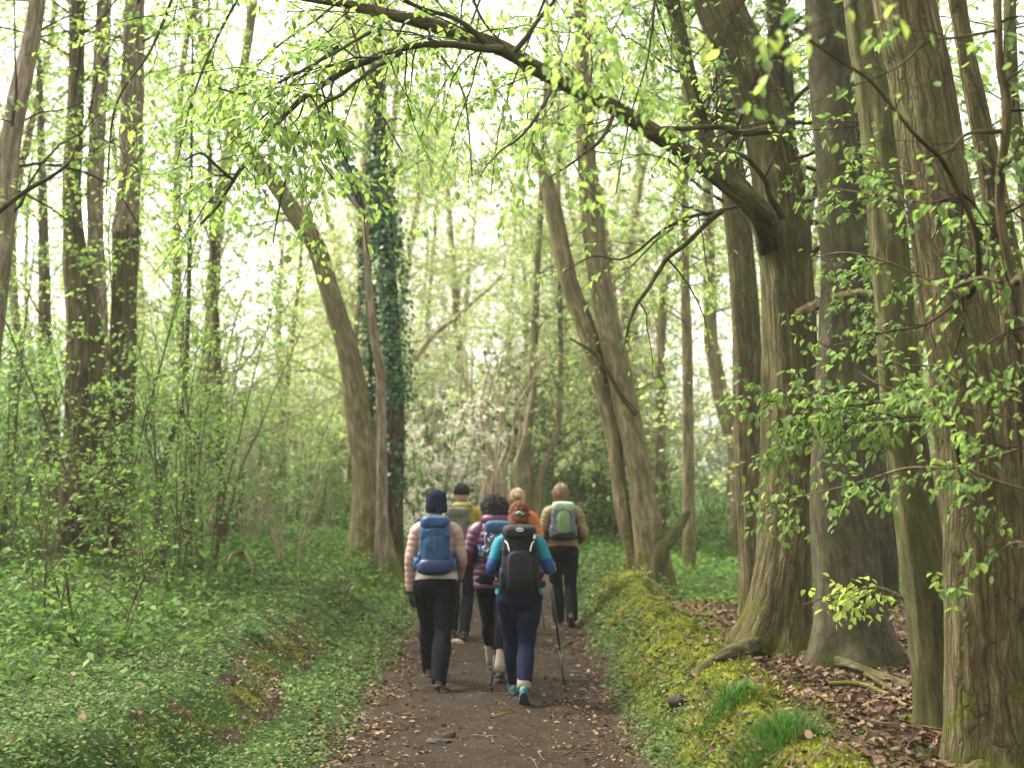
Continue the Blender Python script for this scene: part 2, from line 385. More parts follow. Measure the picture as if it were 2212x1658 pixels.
# ------------------------------------------------------------------ ground sheet
def axis(lo, hi, fine_lo, fine_hi, st, g=1.09):
    a = list(np.arange(fine_lo, fine_hi, st)); s = st; x = fine_hi
    while x < hi: a.append(x); s *= g; x += s
    a.append(hi); s = st; x = fine_lo - st; b = []
    while x > lo: b.append(x); s *= g; x -= s
    b.append(lo); return np.array(b[::-1] + a)
def masks(x, y):
    s = x - pathx(y); far = ss(17, 26, y)
    n1 = fbm(x, y, 1.3, 41); n3 = fbm(x, y, 5, 43)
    dx = 0.05
    slope = np.abs(height(x + dx, y) - height(x - dx, y)) / (2 * dx)
    ridge = ss(.98, 1.25, s + .12 * n1) * ss(2.6, 2.0, s + .3 * n1) * (1 - ss(19, 23, y))
    moss = np.clip(ridge * (0.95 + .8 * n1 + .45 * n3), 0, 1)
    moss = np.maximum(moss, ss(.45, .8, slope) * (s < -1.2) * (0.4 + .8 * n1))
    litter = ss(1.75, 2.35, s + .35 * n1) * (1 - ss(14, 22, y)) * ss(9.5, 6.5, s - .0 * y) * np.clip(1.1 + .5 * n1, 0, 1)
    litter = np.maximum(litter, ss(-.95, -.75, s) * ss(.95, .8, s))
    litter = np.maximum(litter, ss(-.05, .25, n1 + .5 * n3) * ss(.38, .6, slope) * (s < -1.2)); litter = np.maximum(litter, ss(1.0, 1.3, s) * ss(2.2, 1.9, s) * ss(.0, -.3, n1 + .6 * n3) * (1 - ss(19, 23, y)))
    litter = np.maximum(litter, .75 * ss(-1.35, -.95, s + .2 * n3) * (s < 0)); litter = np.maximum(litter, .75 * ss(1.2, .85, s + .15 * n3) * (s > 0))
    return np.clip(moss, 0, 1), np.clip(litter, 0, 1), np.clip(slope, 0, 1)
gx = axis(-260, 260, -5.5, 5.0, 0.055, 1.10); gy = axis(-30, 700, 4.5, 20.0, 0.07, 1.06)
X, Y = np.meshgrid(gx, gy); Z = height(X, Y)
Z = Z + np.where((np.abs(X) < 9) & (Y < 26), 0.010 * n2(X, Y, 11, 51) + 0.006 * n2(X, Y, 27, 52), 0) * ss(1.0, 1.3, np.abs(X - pathx(Y)))
nx, ny = len(gx), len(gy)
i = np.arange(ny - 1)[:, None] * nx; j = np.arange(nx - 1)[None]
F = np.stack([i + j, i + j + 1, i + nx + j + 1, i + nx + j], -1).reshape(-1, 4)
mo, li, sl = masks(X, Y)
def ground_mat():
    m, nt = mat("woodland_soil")
    tc = N(nt, "ShaderNodeNewGeometry")
    def noise(sc, de=4.0, ro=.6):
        n = N(nt, "ShaderNodeTexNoise", Scale=float(sc), Detail=de, Roughness=ro); nt.links.new(tc.outputs['Position'], n.inputs['Vector']); return n.outputs[0]
    f, g, h = noise(38, 6, .7), noise(6), noise(95, 3)
    green = ramp(nt, f, [(0.3, (0.012, 0.028, 0.006)), (0.5, (0.035, 0.075, 0.015)), (0.68, (0.075, 0.13, 0.03)), (0.8, (0.12, 0.17, 0.05))]).outputs[0]
    earth = ramp(nt, f, [(0.3, (0.018, 0.012, 0.008)), (0.5, (0.045, 0.03, 0.02)), (0.68, (0.10, 0.062, 0.038)), (0.8, (0.19, 0.12, 0.075))]).outputs[0]
    mossc = ramp(nt, h, [(0.28, (0.05, 0.055, 0.006)), (0.5, (0.13, 0.145, 0.014)), (0.75, (0.26, 0.27, 0.025))]).outputs[0]
    mossb = ramp(nt, g, [(0.42, (0.25, 0.3, 0.15)), (0.62, (1, 1, 1))]).outputs[0]
    mossc = mixc(nt, 1.0, mossc, mossb, 'MULTIPLY')
    am = N(nt, "ShaderNodeAttribute"); am.attribute_name = "moss"; al = N(nt, "ShaderNodeAttribute"); al.attribute_name = "litter"
    jit = mth(nt, 'MULTIPLY', mth(nt, 'SUBTRACT', f, .5), 1.6)
    ml = mth(nt, 'MULTIPLY', mth(nt, 'SUBTRACT', mth(nt, 'ADD', al.outputs['Fac'], jit), .35), 4, True)
    mm = mth(nt, 'MULTIPLY', mth(nt, 'SUBTRACT', mth(nt, 'ADD', am.outputs['Fac'], jit), .35), 4, True)
    c = mixc(nt, ml, green, earth); c = mixc(nt, mm, c, mossc)
    p = N(nt, "ShaderNodeBsdfPrincipled"); p.inputs['Roughness'].default_value = .95; p.inputs['Specular IOR Level'].default_value = .1
    nt.links.new(c, p.inputs['Base Color'])
    b = N(nt, "ShaderNodeBump"); b.inputs['Strength'].default_value = .8; b.inputs['Distance'].default_value = .03
    nt.links.new(mth(nt, 'ADD', f, mth(nt, 'MULTIPLY', h, .5)), b.inputs['Height']); nt.links.new(b.outputs[0], p.inputs['Normal'])
    o = N(nt, "ShaderNodeOutputMaterial"); nt.links.new(p.outputs[0], o.inputs[0]); return m
tag(quadmesh("ground", np.stack([X, Y, Z], -1), F, ground_mat(), attrs={"moss": mo.ravel(), "litter": li.ravel()}), kind="structure")

# trodden path: its own sheet a few millimetres above the ground, ragged edges
def path_mat():
    m, nt = mat("trodden_earth"); tc = N(nt, "ShaderNodeNewGeometry")
    def noise(sc, de=4.0, ro=.6):
        n = N(nt, "ShaderNodeTexNoise", Scale=float(sc), Detail=de, Roughness=ro); nt.links.new(tc.outputs['Position'], n.inputs['Vector']); return n.outputs[0]
    a, b_, c_ = noise(55, 6, .75), noise(3.2), noise(14, 5)
    base = ramp(nt, a, [(0.3, (0.009, 0.0065, 0.0045)), (0.48, (0.026, 0.019, 0.013)), (0.62, (0.050, 0.037, 0.025)), (0.78, (0.12, 0.087, 0.06))]).outputs[0]
    hv = N(nt, "ShaderNodeHueSaturation"); nt.links.new(base, hv.inputs['Color'])
    nt.links.new(mth(nt, 'ADD', mth(nt, 'MULTIPLY', b_, 1.5), mth(nt, 'MULTIPLY', c_, 1.1)), hv.inputs['Value'])
    p = N(nt, "ShaderNodeBsdfPrincipled"); p.inputs['Roughness'].default_value = .95; p.inputs['Specular IOR Level'].default_value = .05
    nt.links.new(hv.outputs[0], p.inputs['Base Color'])
    b = N(nt, "ShaderNodeBump"); b.inputs['Strength'].default_value = .9; b.inputs['Distance'].default_value = .025
    nt.links.new(mth(nt, 'ADD', a, mth(nt, 'MULTIPLY', c_, 1.4)), b.inputs['Height']); nt.links.new(b.outputs[0], p.inputs['Normal'])
    o = N(nt, "ShaderNodeOutputMaterial"); nt.links.new(p.outputs[0], o.inputs[0]); return m
py = axis(0, 70, 5, 20, .06, 1.07); ps = np.linspace(-1, 1, 41)
PY, PS = np.meshgrid(py, ps, indexing='ij')
wl = .96 + .14 * fbm(PY * 0, PY, 1.2, 61) + .09 * n2(PY * 0 + 4, PY, 5, 62) + .04 * n2(PY * 0, PY, 14, 60); wr = .84 + .13 * fbm(PY * 0 + 9, PY, 1.1, 63) + .08 * n2(PY * 0 + 7, PY, 5, 64) + .04 * n2(PY * 0, PY, 13, 59)
nar = 1 - .55 * ss(16, 24, PY)
PX = pathx(PY) + np.where(PS < 0, PS * wl, PS * wr) * nar
PZ = height(PX, PY) + 0.004 + 0.012 * np.clip(n2(PX, PY, 6, 65), -.2, 1) * (1 - PS ** 4)
i = np.arange(len(py) - 1)[:, None] * 41; j = np.arange(40)[None]
F = np.stack([i + j, i + j + 1, i + 41 + j + 1, i + 41 + j], -1).reshape(-1, 4)
tag(quadmesh("path", np.stack([PX, PY, PZ], -1), F, path_mat()), kind="structure")

# ------------------------------------------------------------------ scatter on the ground
L_COVER = leaf_mat("ground_cover_leaf", [(0.023, 0.042, 0.008), (0.052, 0.092, 0.019), (0.104, 0.162, 0.04), (0.077, 0.126, 0.037), (0.16, 0.221, 0.062), (0.037, 0.068, 0.013)], .3, 1.1, .65, .12)
L_HERB = leaf_mat("herb_leaf", [(0.035, 0.088, 0.017), (0.075, 0.156, 0.029), (0.16, 0.26, 0.048), (0.055, 0.125, 0.026)], .38, 1.2, .6, .12)
L_BROAD = leaf_mat("broad_leaf", [(0.02, 0.07, 0.02), (0.04, 0.11, 0.03), (0.08, 0.17, 0.04)], .3, 1.1, .6, .12)
L_DEAD = leaf_mat("dead_leaf", [(0.04, 0.022, 0.011), (0.085, 0.046, 0.023), (0.15, 0.086, 0.043), (0.27, 0.17, 0.095), (0.06, 0.035, 0.019), (0.11, 0.063, 0.033)], .1, 1.0, .6)
L_MOSS = leaf_mat("moss_blade", [(0.068, 0.09, 0.008), (0.153, 0.175, 0.013), (0.281, 0.3, 0.024), (0.187, 0.21, 0.018)], .25, 1.2, .8)
L_GRASS = leaf_mat("grass_blade", [(0.02, 0.075, 0.014), (0.04, 0.13, 0.02), (0.08, 0.2, 0.03), (0.16, 0.17, 0.06)], .35, 1.2, .6, .12)

def pick(n, x0, x1, y0, y1, dens, k=1.6):
    """points scattered over a strip, thinner with distance, kept where dens(x, y) allows"""
    u = rng.uniform(0, 1, n); y = y0 * (y1 / y0) ** u if k else rng.uniform(y0, y1, n)
    x = rng.uniform(x0, x1, n)
    fr = np.abs(x) < 0.40 * y + 1.2
    keep = (rng.uniform(0, 1, n) < dens(x, y)) & fr
    return x[keep], y[keep]
def scatter(name, x, y, lift, size, material, tilt=.45, flat=True, per=1, spread=.03, near=True, width=.6, grow=0.0, label=None, cat=None, droop=0):
    n = len(x); x = np.repeat(x, per); y = np.repeat(y, per); q = len(x)
    x = x + rng.normal(size=q) * spread * (per > 1); y = y + rng.normal(size=q) * spread * (per > 1)
    z = height(x, y) + rng.uniform(lift[0], lift[1], q)
    a = rng.uniform(0, 2 * math.pi, q); d = np.stack([np.cos(a), np.sin(a), rng.normal(size=q) * tilt - droop], -1); d = nrm(d)
    nn = rng.normal(size=(q, 3)) * tilt; nn[:, 2] += 1; nn = nrm(nn - (nn * d).sum(1, keepdims=True) * d)
    s = (size[0] + (size[1] - size[0]) * rng.uniform(0, 1, q) ** 1.6 * 1.25) * (1 + grow * np.clip(y - 9, 0, 30))
    L = Leaves(); L.add(np.stack([x, y, z], -1), d, nn, s)
    o = L.build(name, material, None, near, width); tag(o, label, cat, kind="stuff"); return o

def d_cover(x, y):
    s = x - pathx(y); n1 = fbm(x, y, 1.1, 71); m, l, sl = masks(x, y)
    left = ss(-.92, -1.25, s + .15 * n1) * (1 - .93 * ss(.36, .6, sl) * ss(-.12, .12, fbm(x, y, 1.3, 41) + .5 * fbm(x, y, 5, 43)))
    right = ss(.82, 1.0, s + .1 * n1) * ss(1.42, 1.15, s + .1 * n1)
    far = ss(16, 22, y) * ss(.8, 1.2, np.abs(s))
    return np.clip(np.maximum(np.maximum(left, right * .95), far) * (0.74 + .9 * n1 + .4 * n2(x, y, 4.5, 72)), 0, 1)
x, y = pick(300000, -7.5, 1.9, 5.2, 24, d_cover)
scatter("ground_cover", x, y, (.005, .06), (.015, .034), L_COVER, .38, near=False, grow=.075, width=.85,
        label="low carpet of small green leaves covering the banks beside the path", cat="ground cover")
def d_herb(x, y):
    s = x - pathx(y); n1 = fbm(x, y, .8, 75)
    return np.clip(np.maximum(ss(-1.9, -3.0, s) * ss(9, 12.5, y - .35 * s), ss(15.5, 18, y) * ss(1.0, 2.0, np.abs(s))) * (.65 + .9 * n1), 0, 1)
x, y = pick(52000, -20, 14, 8.5, 48, d_herb)
hb = .16 + .16 * np.clip(fbm(x, y, .9, 77), -.6, 1)
L = Leaves(); q = len(x) * 4; xx = np.repeat(x, 4) + rng.normal(size=q) * .07; yy = np.repeat(y, 4) + rng.normal(size=q) * .07
zz = height(xx, yy) + np.repeat(hb, 4) * rng.uniform(.15, 1.25, q); a = rng.uniform(0, 6.28, q)
d = nrm(np.stack([np.cos(a), np.sin(a), rng.normal(size=q) * .3 - .25], -1)); nn = rng.normal(size=(q, 3)) * .35; nn[:, 2] += 1; nn = nrm(nn - (nn * d).sum(1, keepdims=True) * d)
L.add(np.stack([xx, yy, zz], -1), d, nn, rng.uniform(.05, .095, q) * (1 + .012 * np.clip(yy - 12, 0, 40)))
tag(L.build("undergrowth", L_HERB, None, False, .55), "knee high green undergrowth carpeting the wood away from the path", "undergrowth", kind="stuff")
# fallen leaves
x, y = pick(60000, 1.6, 9, 4.8, 22, lambda x, y: masks(x, y)[1] * (.85 + .5 * n2(x, y, 3, 81)))
scatter("leaf_litter", x, y, (.004, .035), (.035, .075), L_DEAD, .38, near=True, width=.62, label="brown layer of dead leaves under the trees on the right", cat="leaf litter")
def d_pl(x, y):
    s = x - pathx(y); e = np.maximum(ss(-.2, -1.0, s), ss(.2, .9, s)); return np.clip((.08 + .95 * e) * (.55 + 1.3 * fbm(x, y, 1.8, 83)), 0, 1) * (np.abs(s) < 1.35)
x, y = pick(26000, -1.7, 1.5, 6.2, 26, d_pl)
scatter("path_litter", x, y, (.006, .016), (.016, .052), L_DEAD, .28, near=True, width=.6, label="small tan dead leaves strewn over the dirt path", cat="leaf litter")
x, y = pick(4000, -1.3, 1.1, 6.2, 20, lambda x, y: .5 + 0 * x)
M_CHIP = plain("pebble", (.13, .10, .08), .8, .2, .5, 8)
scatter("path_grit", x, y, (.004, .012), (.006, .02), M_CHIP, .3, near=True, width=1.0, label="pale grit and wood chips trodden into the path", cat="grit")
x, y = pick(13000, -6, -1.1, 5.4, 17, lambda x, y: np.clip(masks(x, y)[1] * 1.0 + .05 + .5 * ss(.1, .5, fbm(x, y, .9, 91)), 0, 1))
scatter("bank_litter", x, y, (.01, .05), (.03, .06), L_DEAD, .4, near=True, width=.6, label="scattered brown leaves lying on the left bank", cat="leaf litter")
x, y = pick(7000, -7, -1.9, 5.4, 20, lambda x, y: np.clip(ss(.1, .5, fbm(x, y, 1.0, 93)), 0, 1))
scatter("broad_leaved_plants", x, y, (.03, .10), (.035, .075), L_BROAD, .4, near=True, width=.7, per=3, spread=.05, label="darker broad leaved plants dotted through the left bank's ground cover", cat="wild plants")
x, y = pick(9000, 1.05, 3.4, 5, 19, lambda x, y: .5 * masks(x, y)[0] + .1)
scatter("ridge_litter", x, y, (.012, .03), (.025, .055), L_DEAD, .4, near=True, width=.6, label="dead leaves caught in the moss of the ridge", cat="leaf litter")
x, y = pick(3500, .95, 3.0, 5, 19, lambda x, y: np.clip(ss(.2, .5, fbm(x, y, 1.6, 95)), 0, 1))
scatter("ridge_plants", x, y, (.01, .05), (.022, .042), L_COVER, .4, near=False, per=4, spread=.05, width=.85, label="patches of small green leaves growing through the ridge moss", cat="ground cover")
# moss: short upright shoots
def d_moss(x, y): return np.clip(masks(x, y)[0] * 1.1 * (.7 + .6 * n2(x, y, 4, 87)), 0, 1)
x, y = pick(210000, -3.2, 3.1, 5.0, 20, d_moss)
q = len(x); z = height(x, y) - .004; a = rng.uniform(0, 6.28, q)
d = nrm(np.stack([np.cos(a) * .8, np.sin(a) * .8, np.ones(q) * rng.uniform(.5, 1.6, q)], -1)); nn = rng.normal(size=(q, 3)); nn = nrm(nn - (nn * d).sum(1, keepdims=True) * d)
L = Leaves(); L.add(np.stack([x, y, z], -1), d, nn, rng.uniform(.016, .034, q)); tag(L.build("moss", L_MOSS, None, False, .4), "yellow green moss cushioning the ridge right of the path", "moss", kind="stuff")

def grass_tuft(u, v, rad, n, h, label, ex=1.0):
    c = G(u, v); e = empty("grass_tuft", c, label, "grass", "clumps of long grass on the banks")
    W = Leaves(); a = rng.uniform(0, 6.28, n); r = rad * rng.uniform(0, 1, n) ** .75; x = c[0] + r * np.cos(a) * ex; y = c[1] + r * np.sin(a)
    z = height(x, y) - .01; L_ = (.35 + .75 * rng.uniform(0, 1, n) ** 1.2) * h * (1.1 - .6 * r / rad); out = np.stack([np.cos(a), np.sin(a), 0 * a], -1) * rng.uniform(.05, .8, (n, 1)) + rng.normal(size=(n, 3)) * .32; out[:, 2] = 0
    m = 5; t = np.linspace(0, 1, m); cx = np.stack([x, y, z], -1)[:, None] + out[:, None] * (t[None, :, None] ** 1.8) * L_[:, None, None] + np.array([0, 0, 1.]) * (t - .32 * t ** 3)[None, :, None] * L_[:, None, None]
    sd = nrm(np.cross(out + [0, 0, 1e-3], [0, 0, 1.]) + 1e-6)[:, None] * (np.array([1, .9, .75, .45, .06]) * .0032)[None, :, None]
    V = np.stack([cx - sd, cx + sd], 2).reshape(-1, 3); i = np.arange(m - 1) * 2; f = np.stack([i, i + 1, i + 3, i + 2], -1)
    F = (f[None] + (np.arange(n) * m * 2)[:, None, None]).reshape(-1, 4)
    quadmesh("blades", V, F, L_GRASS, e, False)
grass_tuft(95, 1370, .40, 1100, .22, "large bright green grass clump at the left edge of the bank", 1.6)
grass_tuft(205, 1380, .42, 1000, .20, "bright grass clump just right of the biggest clump on the left bank", 1.5)
grass_tuft(285, 1408, .26, 500, .16, "shorter dark green grass clump, right end of the grassy patch on the left bank", 1.3)
grass_tuft(560, 1375, .13, 130, .13, "small grass clump on the lip of the left bank above the bare scarp")
grass_tuft(1570, 1525, .17, 600, .19, "grass clump on the mossy ridge in front of the twisted tree foot")
grass_tuft(1685, 1600, .21, 1000, .25, "tallest grass clump on the near end of the mossy ridge", 1.2)
grass_tuft(1632, 1588, .12, 200, .10, "low grass clump between the two bigger clumps on the mossy ridge")
grass_tuft(2010, 1640, .1, 100, .10, "sparse grass clump beside the foot of the biggest trunk")

# dead twigs strewn about
def d_tw(x, y): sx = x - pathx(y); return .25 + .75 * ss(.7, 1.0, np.abs(sx))
x, y = pick(900, -6, 5, 5.2, 18, d_tw); q = len(x); a = rng.uniform(0, 6.28, q); L_ = rng.uniform(.08, .5, q); t = np.linspace(0, 1, 6)
wig = np.cumsum(rng.normal(size=(q, 6)) * .03, 1) * L_[:, None]
X_ = x[:, None] + np.cos(a)[:, None] * t * L_[:, None] - np.sin(a)[:, None] * wig; Y_ = y[:, None] + np.sin(a)[:, None] * t * L_[:, None] + np.cos(a)[:, None] * wig
Z_ = height(X_, Y_) + .012 + rng.uniform(0, .05, (q, 1)) * t[None]
TW = Wood(); TW.add(np.stack([X_, Y_, Z_], -1), taper(rng.uniform(.0025, .006, q), 6, .5), 5)
TWB = bark_mat("dead_twig", (0.10, 0.07, 0.045), (0.24, 0.18, 0.12), .5, .3, .3)
tag(TW.build("twig_litter", TWB), "small dead twigs strewn over the banks and path edges", "twigs", kind="stuff")
# ------------------------------------------------------------------ bark and leaf kinds
B_CHEST = bark_mat("furrowed_bark", (0.093, 0.075, 0.035), (0.175, 0.145, 0.071), 1.0, .16, .8, moss=.9, moss_h=.6, lichen=.2, green=.25, crack=.7)
B_CHEST2 = bark_mat("reddish_furrowed_bark", (0.097, 0.074, 0.037), (0.183, 0.146, 0.074), .9, .2, .7, moss=.9, moss_h=.55, lichen=.22, green=.3, crack=.85)
B_BEECH = bark_mat("smooth_bark", (0.048, 0.041, 0.024), (0.085, 0.071, 0.042), .5, .4, .5, moss=.85, moss_h=.4, green=.18, mossc=(0.07, 0.08, 0.014), crack=.08, lichen=.15)  # shade on the smooth trunk put into its darker bark colour
B_GREEN = bark_mat("greenish_bark", (0.071, 0.065, 0.028), (0.137, 0.120, 0.055), .7, .2, .5, moss=1.0, moss_h=.35, green=.4, crack=.3, lichen=.12)
B_PALE = bark_mat("pale_bark", (0.142, 0.112, 0.061), (0.257, 0.199, 0.111), .8, .2, .5, moss=1.0, moss_h=.9, green=.35)
B_PINK = bark_mat("pinkish_flaking_bark", (0.165, 0.122, 0.086), (0.34, 0.255, 0.185), .9, .16, .8, green=.25)
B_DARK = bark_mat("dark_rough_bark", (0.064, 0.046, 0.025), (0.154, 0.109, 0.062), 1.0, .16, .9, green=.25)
B_TWIG = bark_mat("twig_bark", (0.029, 0.022, 0.016), (0.072, 0.055, 0.036), .6, .3, .3)
B_BRANCH = bark_mat("mossy_branch_bark", (0.040, 0.033, 0.017), (0.113, 0.092, 0.046), .9, .2, .7, green=.45)
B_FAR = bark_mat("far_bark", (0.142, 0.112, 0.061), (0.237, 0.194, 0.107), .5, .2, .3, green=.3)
B_FTWIG = bark_mat("far_twig_bark", (0.27, 0.215, 0.135), (0.40, 0.32, 0.21), .5, .3, .1)  # lightened in colour to pale the distance

L_SPRING = leaf_mat("spring_leaf", [(0.184, 0.285, 0.075), (0.248, 0.368, 0.095), (0.331, 0.442, 0.115), (0.147, 0.258, 0.085), (0.276, 0.386, 0.095)], .55, 1.25)
L_FRESH = leaf_mat("fresh_green_leaf", [(0.085, 0.153, 0.047), (0.128, 0.216, 0.057), (0.187, 0.288, 0.072), (0.102, 0.18, 0.072), (0.255, 0.351, 0.082), (0.068, 0.135, 0.047)], .5, 1.25)
L_LIME = leaf_mat("lime_leaf", [(0.331, 0.437, 0.1), (0.386, 0.475, 0.11), (0.276, 0.399, 0.09)], .55, 1.2)
L_FAR = leaf_mat("far_leaf", [(0.311, 0.374, 0.194), (0.402, 0.473, 0.226), (0.475, 0.532, 0.268), (0.348, 0.434, 0.215)], .55, 1.25, .6)  # backlit distance put into the colour, brighter than near spring leaves
L_PALE = leaf_mat("pale_spring_leaf", [(0.271, 0.378, 0.16), (0.355, 0.458, 0.187), (0.429, 0.537, 0.209)], .55, 1.25, .6)  # second far leaf, paled in colour for the bright distance
L_MID = leaf_mat("thicket_leaf", [(0.112, 0.224, 0.077), (0.186, 0.322, 0.102), (0.26, 0.41, 0.122), (0.148, 0.273, 0.091)], .5, 1.25)
L_IVY = leaf_mat("ivy_leaf", [(0.022, 0.072, 0.029), (0.044, 0.114, 0.047), (0.075, 0.168, 0.068), (0.138, 0.24, 0.063)], .15, 1.0, .3)
L_DARK = leaf_mat("dark_evergreen_leaf", [(0.03, 0.06, 0.018), (0.06, 0.10, 0.025), (0.11, 0.15, 0.04)], .2, 1.0, .4)
L_BLOS = leaf_mat("blossom", [(0.75, 0.68, 0.66), (0.8, 0.75, 0.72), (0.72, 0.6, 0.58)], .4, 1.0, .6)

def stem(pts, D0, D1=None):
    """picture polyline (u, v, width) from the base up -> x, y, z, r rows; D0 at the base, D1 at the far end"""
    D1 = D0 if D1 is None else D1; n = len(pts); out = []
    for k, (u, v, w_) in enumerate(pts):
        D = D0 + (D1 - D0) * k / max(1, n - 1); p = P(u, v, D); out.append([*p, w_ / 2 / FOC * D])
    return np.array(out)
def rooted(path, sink=.25):
    """carry the base down into the soil"""
    b = path[0].copy(); b[2] = gh(b[0], b[1]) - sink; b[3] *= 1.05
    if path[0][2] - b[2] < .1: path = path[1:] if len(path) > 2 else path
    return np.vstack([b, path])
def onward(path, up, shrink=.55, bend=(0, 0)):
    """let a trunk that leaves the picture grow on to its real height"""
    d = path[-1, :3] - path[-2, :3]; d = d / np.linalg.norm(d); rows = [path]
    for k in (1, 2, 3):
        p = path[-1].copy(); p[:3] = path[-1, :3] + (d * np.array([1 - .2 * k, 1 - .2 * k, 1]) + np.array([bend[0], bend[1], 0]) * k / 3) * up * k / 3
        p[3] = path[-1, 3] * (1 - (1 - shrink) * k / 3); rows.append(p[None])
    return np.vstack(rows)
def sub(path, n=14):
    q = smooth_path(path, n); return q[None, :, :3], q[None, :, 3]

def crown(e, path, lo=.5, n1=.9, L1=(1.2, 2.6), n2_=2.2, leaf=L_SPRING, size=(.045, .075), gap=.055, seedR=None, twigmat=None, lift=.15, near=False, droop=.25, ends=None, n3=0):
    p, r = sub(path, 24); W = Wood(); L = Leaves()
    b1, r1 = spawn(p, r, n1 * 2.8, L1, 7, lo, (40, 85), .5, lift, .25, .16, .2, .005, rmax=.022)
    W.add(b1, r1, 5)
    b2, r2 = spawn(b1, r1, n2_ * 1.7, (.4, 1.1), 5, .1, (35, 75), .45, .05, droop + .15, .2, .5, .0022); W.add(b2, r2, 4)
    b3, r3 = spawn(b2, r2, 4.5, (.2, .5), 4, .1, (30, 70), .45, 0, droop, .2, .55, .0013); W.add(b3, r3, 3)
    L.on(b2, gap * 1.6, size); L.on(b3, gap, size)
    W.build("branches", twigmat or B_TWIG, e); L.build("foliage", leaf, e, near)

def tree(name, label, cat, base, group=None): 
    return empty(name, (base[0], base[1], gh(base[0], base[1])), label, cat, group)

# ================================================================== right-hand row, nearest first
# R5: the biggest trunk at the right edge, fissured, with a second stem fused behind it
g5 = G(2125, 1650); D5 = g5[1]
p5 = onward(rooted(stem([(2150, 1640, 200), (2132, 1450, 168), (2124, 1250, 162), (2120, 1050, 162), (2104, 850, 160), (2068, 650, 158), (2040, 480, 142), (2014, 330, 134), (1985, 150, 128), (1952, 0, 124)], D5)), 6, .5)
r5 = tree("chestnut_tree", "biggest trunk with deep reddish furrows at the right edge of the picture", "tree", p5[0])
trunk_mesh("trunk", p5, B_CHEST2, r5, 110, .02, .07, .009, 15, .13, .35, .3, 6, 3,
           lumps=[(1.9, 4.4, .13, .07), (3.1, 4.5, .11, .05), (2.75, 4.9, .10, .06)])
q5 = onward(rooted(stem([(2262, 1600, 130), (2245, 1300, 110), (2228, 1000, 92), (2208, 850, 80), (2184, 650, 66), (2150, 430, 54), (2115, 250, 44), (2078, 60, 36)], D5 + .25)), 4, .5)
trunk_mesh("stem", q5, B_CHEST2, r5, 60, .03, .05, .013, 17, .09, .25, .3, 5, 8)
# knotty side stub low on the right
trunk_mesh("root", np.array([[*P(2150, 1640, D5 - .1)[:2], gh(*P(2150, 1640, D5 - .1)[:2]) - .02, .13], [g5[0] - .18, D5 - .3, gh(g5[0] - .18, D5 - .3) - .03, .07], [g5[0] - .42, D5 - .42, gh(g5[0] - .42, D5 - .42) - .06, .05]]), B_CHEST2, r5, 24, .03, .05, .008, 20, .2, seed=4)

# R4: slender leaning trunk left of it
p4 = onward(rooted(stem([(2030, 1560, 92), (2020, 1450, 88), (2005, 1300, 86), (1985, 1150, 84), (1960, 1000, 84), (1940, 850, 82), (1932, 700, 80), (1924, 600, 78), (1912, 450, 74), (1897, 300, 70), (1882, 150, 70), (1864, 0, 70)], G(2030, 1565)[1])), 6, .5)
D4 = p4[0][1]
r4 = tree("hornbeam_tree", "slim leaning olive trunk between the biggest trunk and the smooth grey one", "tree", p4[0])
trunk_mesh("trunk", p4, B_GREEN, r4, 72, .03, .15, .009, 14, .1, .5, .22, 5, 12, lumps=[(4.3, 4.8, .07, .035), (5.2, 3.6, .08, .03)])
trunk_mesh("root", np.array([[*p4[1][:3], .11], [p4[0][0] - .22, D4 + .05, gh(p4[0][0] - .22, D4) + .03, .05], [p4[0][0] - .55, D4 + .2, gh(p4[0][0] - .55, D4 + .2) - .03, .03]]) + np.array([0, 0, -.05, 0]), B_GREEN, r4, 16, .04, .05, .004, seed=14)

# R1: the leaning tree whose long bough arches over the path
D1_ = G(1675, 1405)[1]
p1 = onward(rooted(stem([(1672, 1400, 140), (1682, 1320, 122), (1694, 1220, 112), (1704, 1120, 104), (1714, 1000, 100), (1716, 850, 100), (1710, 700, 100), (1702, 600, 98), (1692, 500, 108), (1680, 400, 104), (1662, 300, 100), (1634, 200, 100), (1596, 100, 100), (1548, 0, 98)], D1_)), 6, .5)
r1 = tree("arching_tree", "stout leaning trunk right of the path whose long bough arches overhead", "tree", p1[0])
trunk_mesh("trunk", p1, B_CHEST, r1, 110, .022, .07, .015, 15, .09, .85, .30, 6, 21,
           lumps=[(5.2, 4.0, .18, .05), (2.4, 3.9, .12, .05), (3.4, 4.1, .14, .04), (4.3, 3.9, .12, .04)])
for k, (uu, vv, dd, w0) in enumerate(((1600, 1400, -.25, 44), (1745, 1450, -.4, 40), (1690, 1440, -.45, 40))):
    a_ = p1[1][:3].copy(); a_[2] = gh(a_[0], a_[1]) + .30; e_ = P(uu, vv, D1_ + dd); ez = gh(e_[0], e_[1])
    trunk_mesh("root", np.array([[*a_, .16], [(a_[0] + e_[0]) / 2, (a_[1] + e_[1]) / 2, ez + .0, .10], [e_[0], e_[1], ez - .02, w0 / 2 / FOC * D1_], [e_[0] * 1.0 + (e_[0] - a_[0]) * .5, e_[1] - .1, ez - .08, .02]]), B_CHEST, r1, 28, .03, .08, .008, 16, .15, seed=30 + k)
bough = stem([(1704, 620, 6), (1702, 570, 34), (1690, 520, 56), (1640, 458, 52), (1562, 392, 40), (1480, 330, 38), (1400, 280, 35), (1330, 235, 32), (1265, 203, 31), (1180, 160, 32), (1110, 118, 34), (1060, 95, 36), (980, 70, 34), (900, 45, 30), (820, 28, 26), (740, 8, 21), (640, -8, 17), (500, -30, 10)], D1_, 8.4)
bough[:3, 1] = [D1_ + .12, D1_ + .08, D1_ + .02]
trunk_mesh("bough", bough, B_CHEST, r1, 28, .04, .10, .005, 16, .2, seed=40)
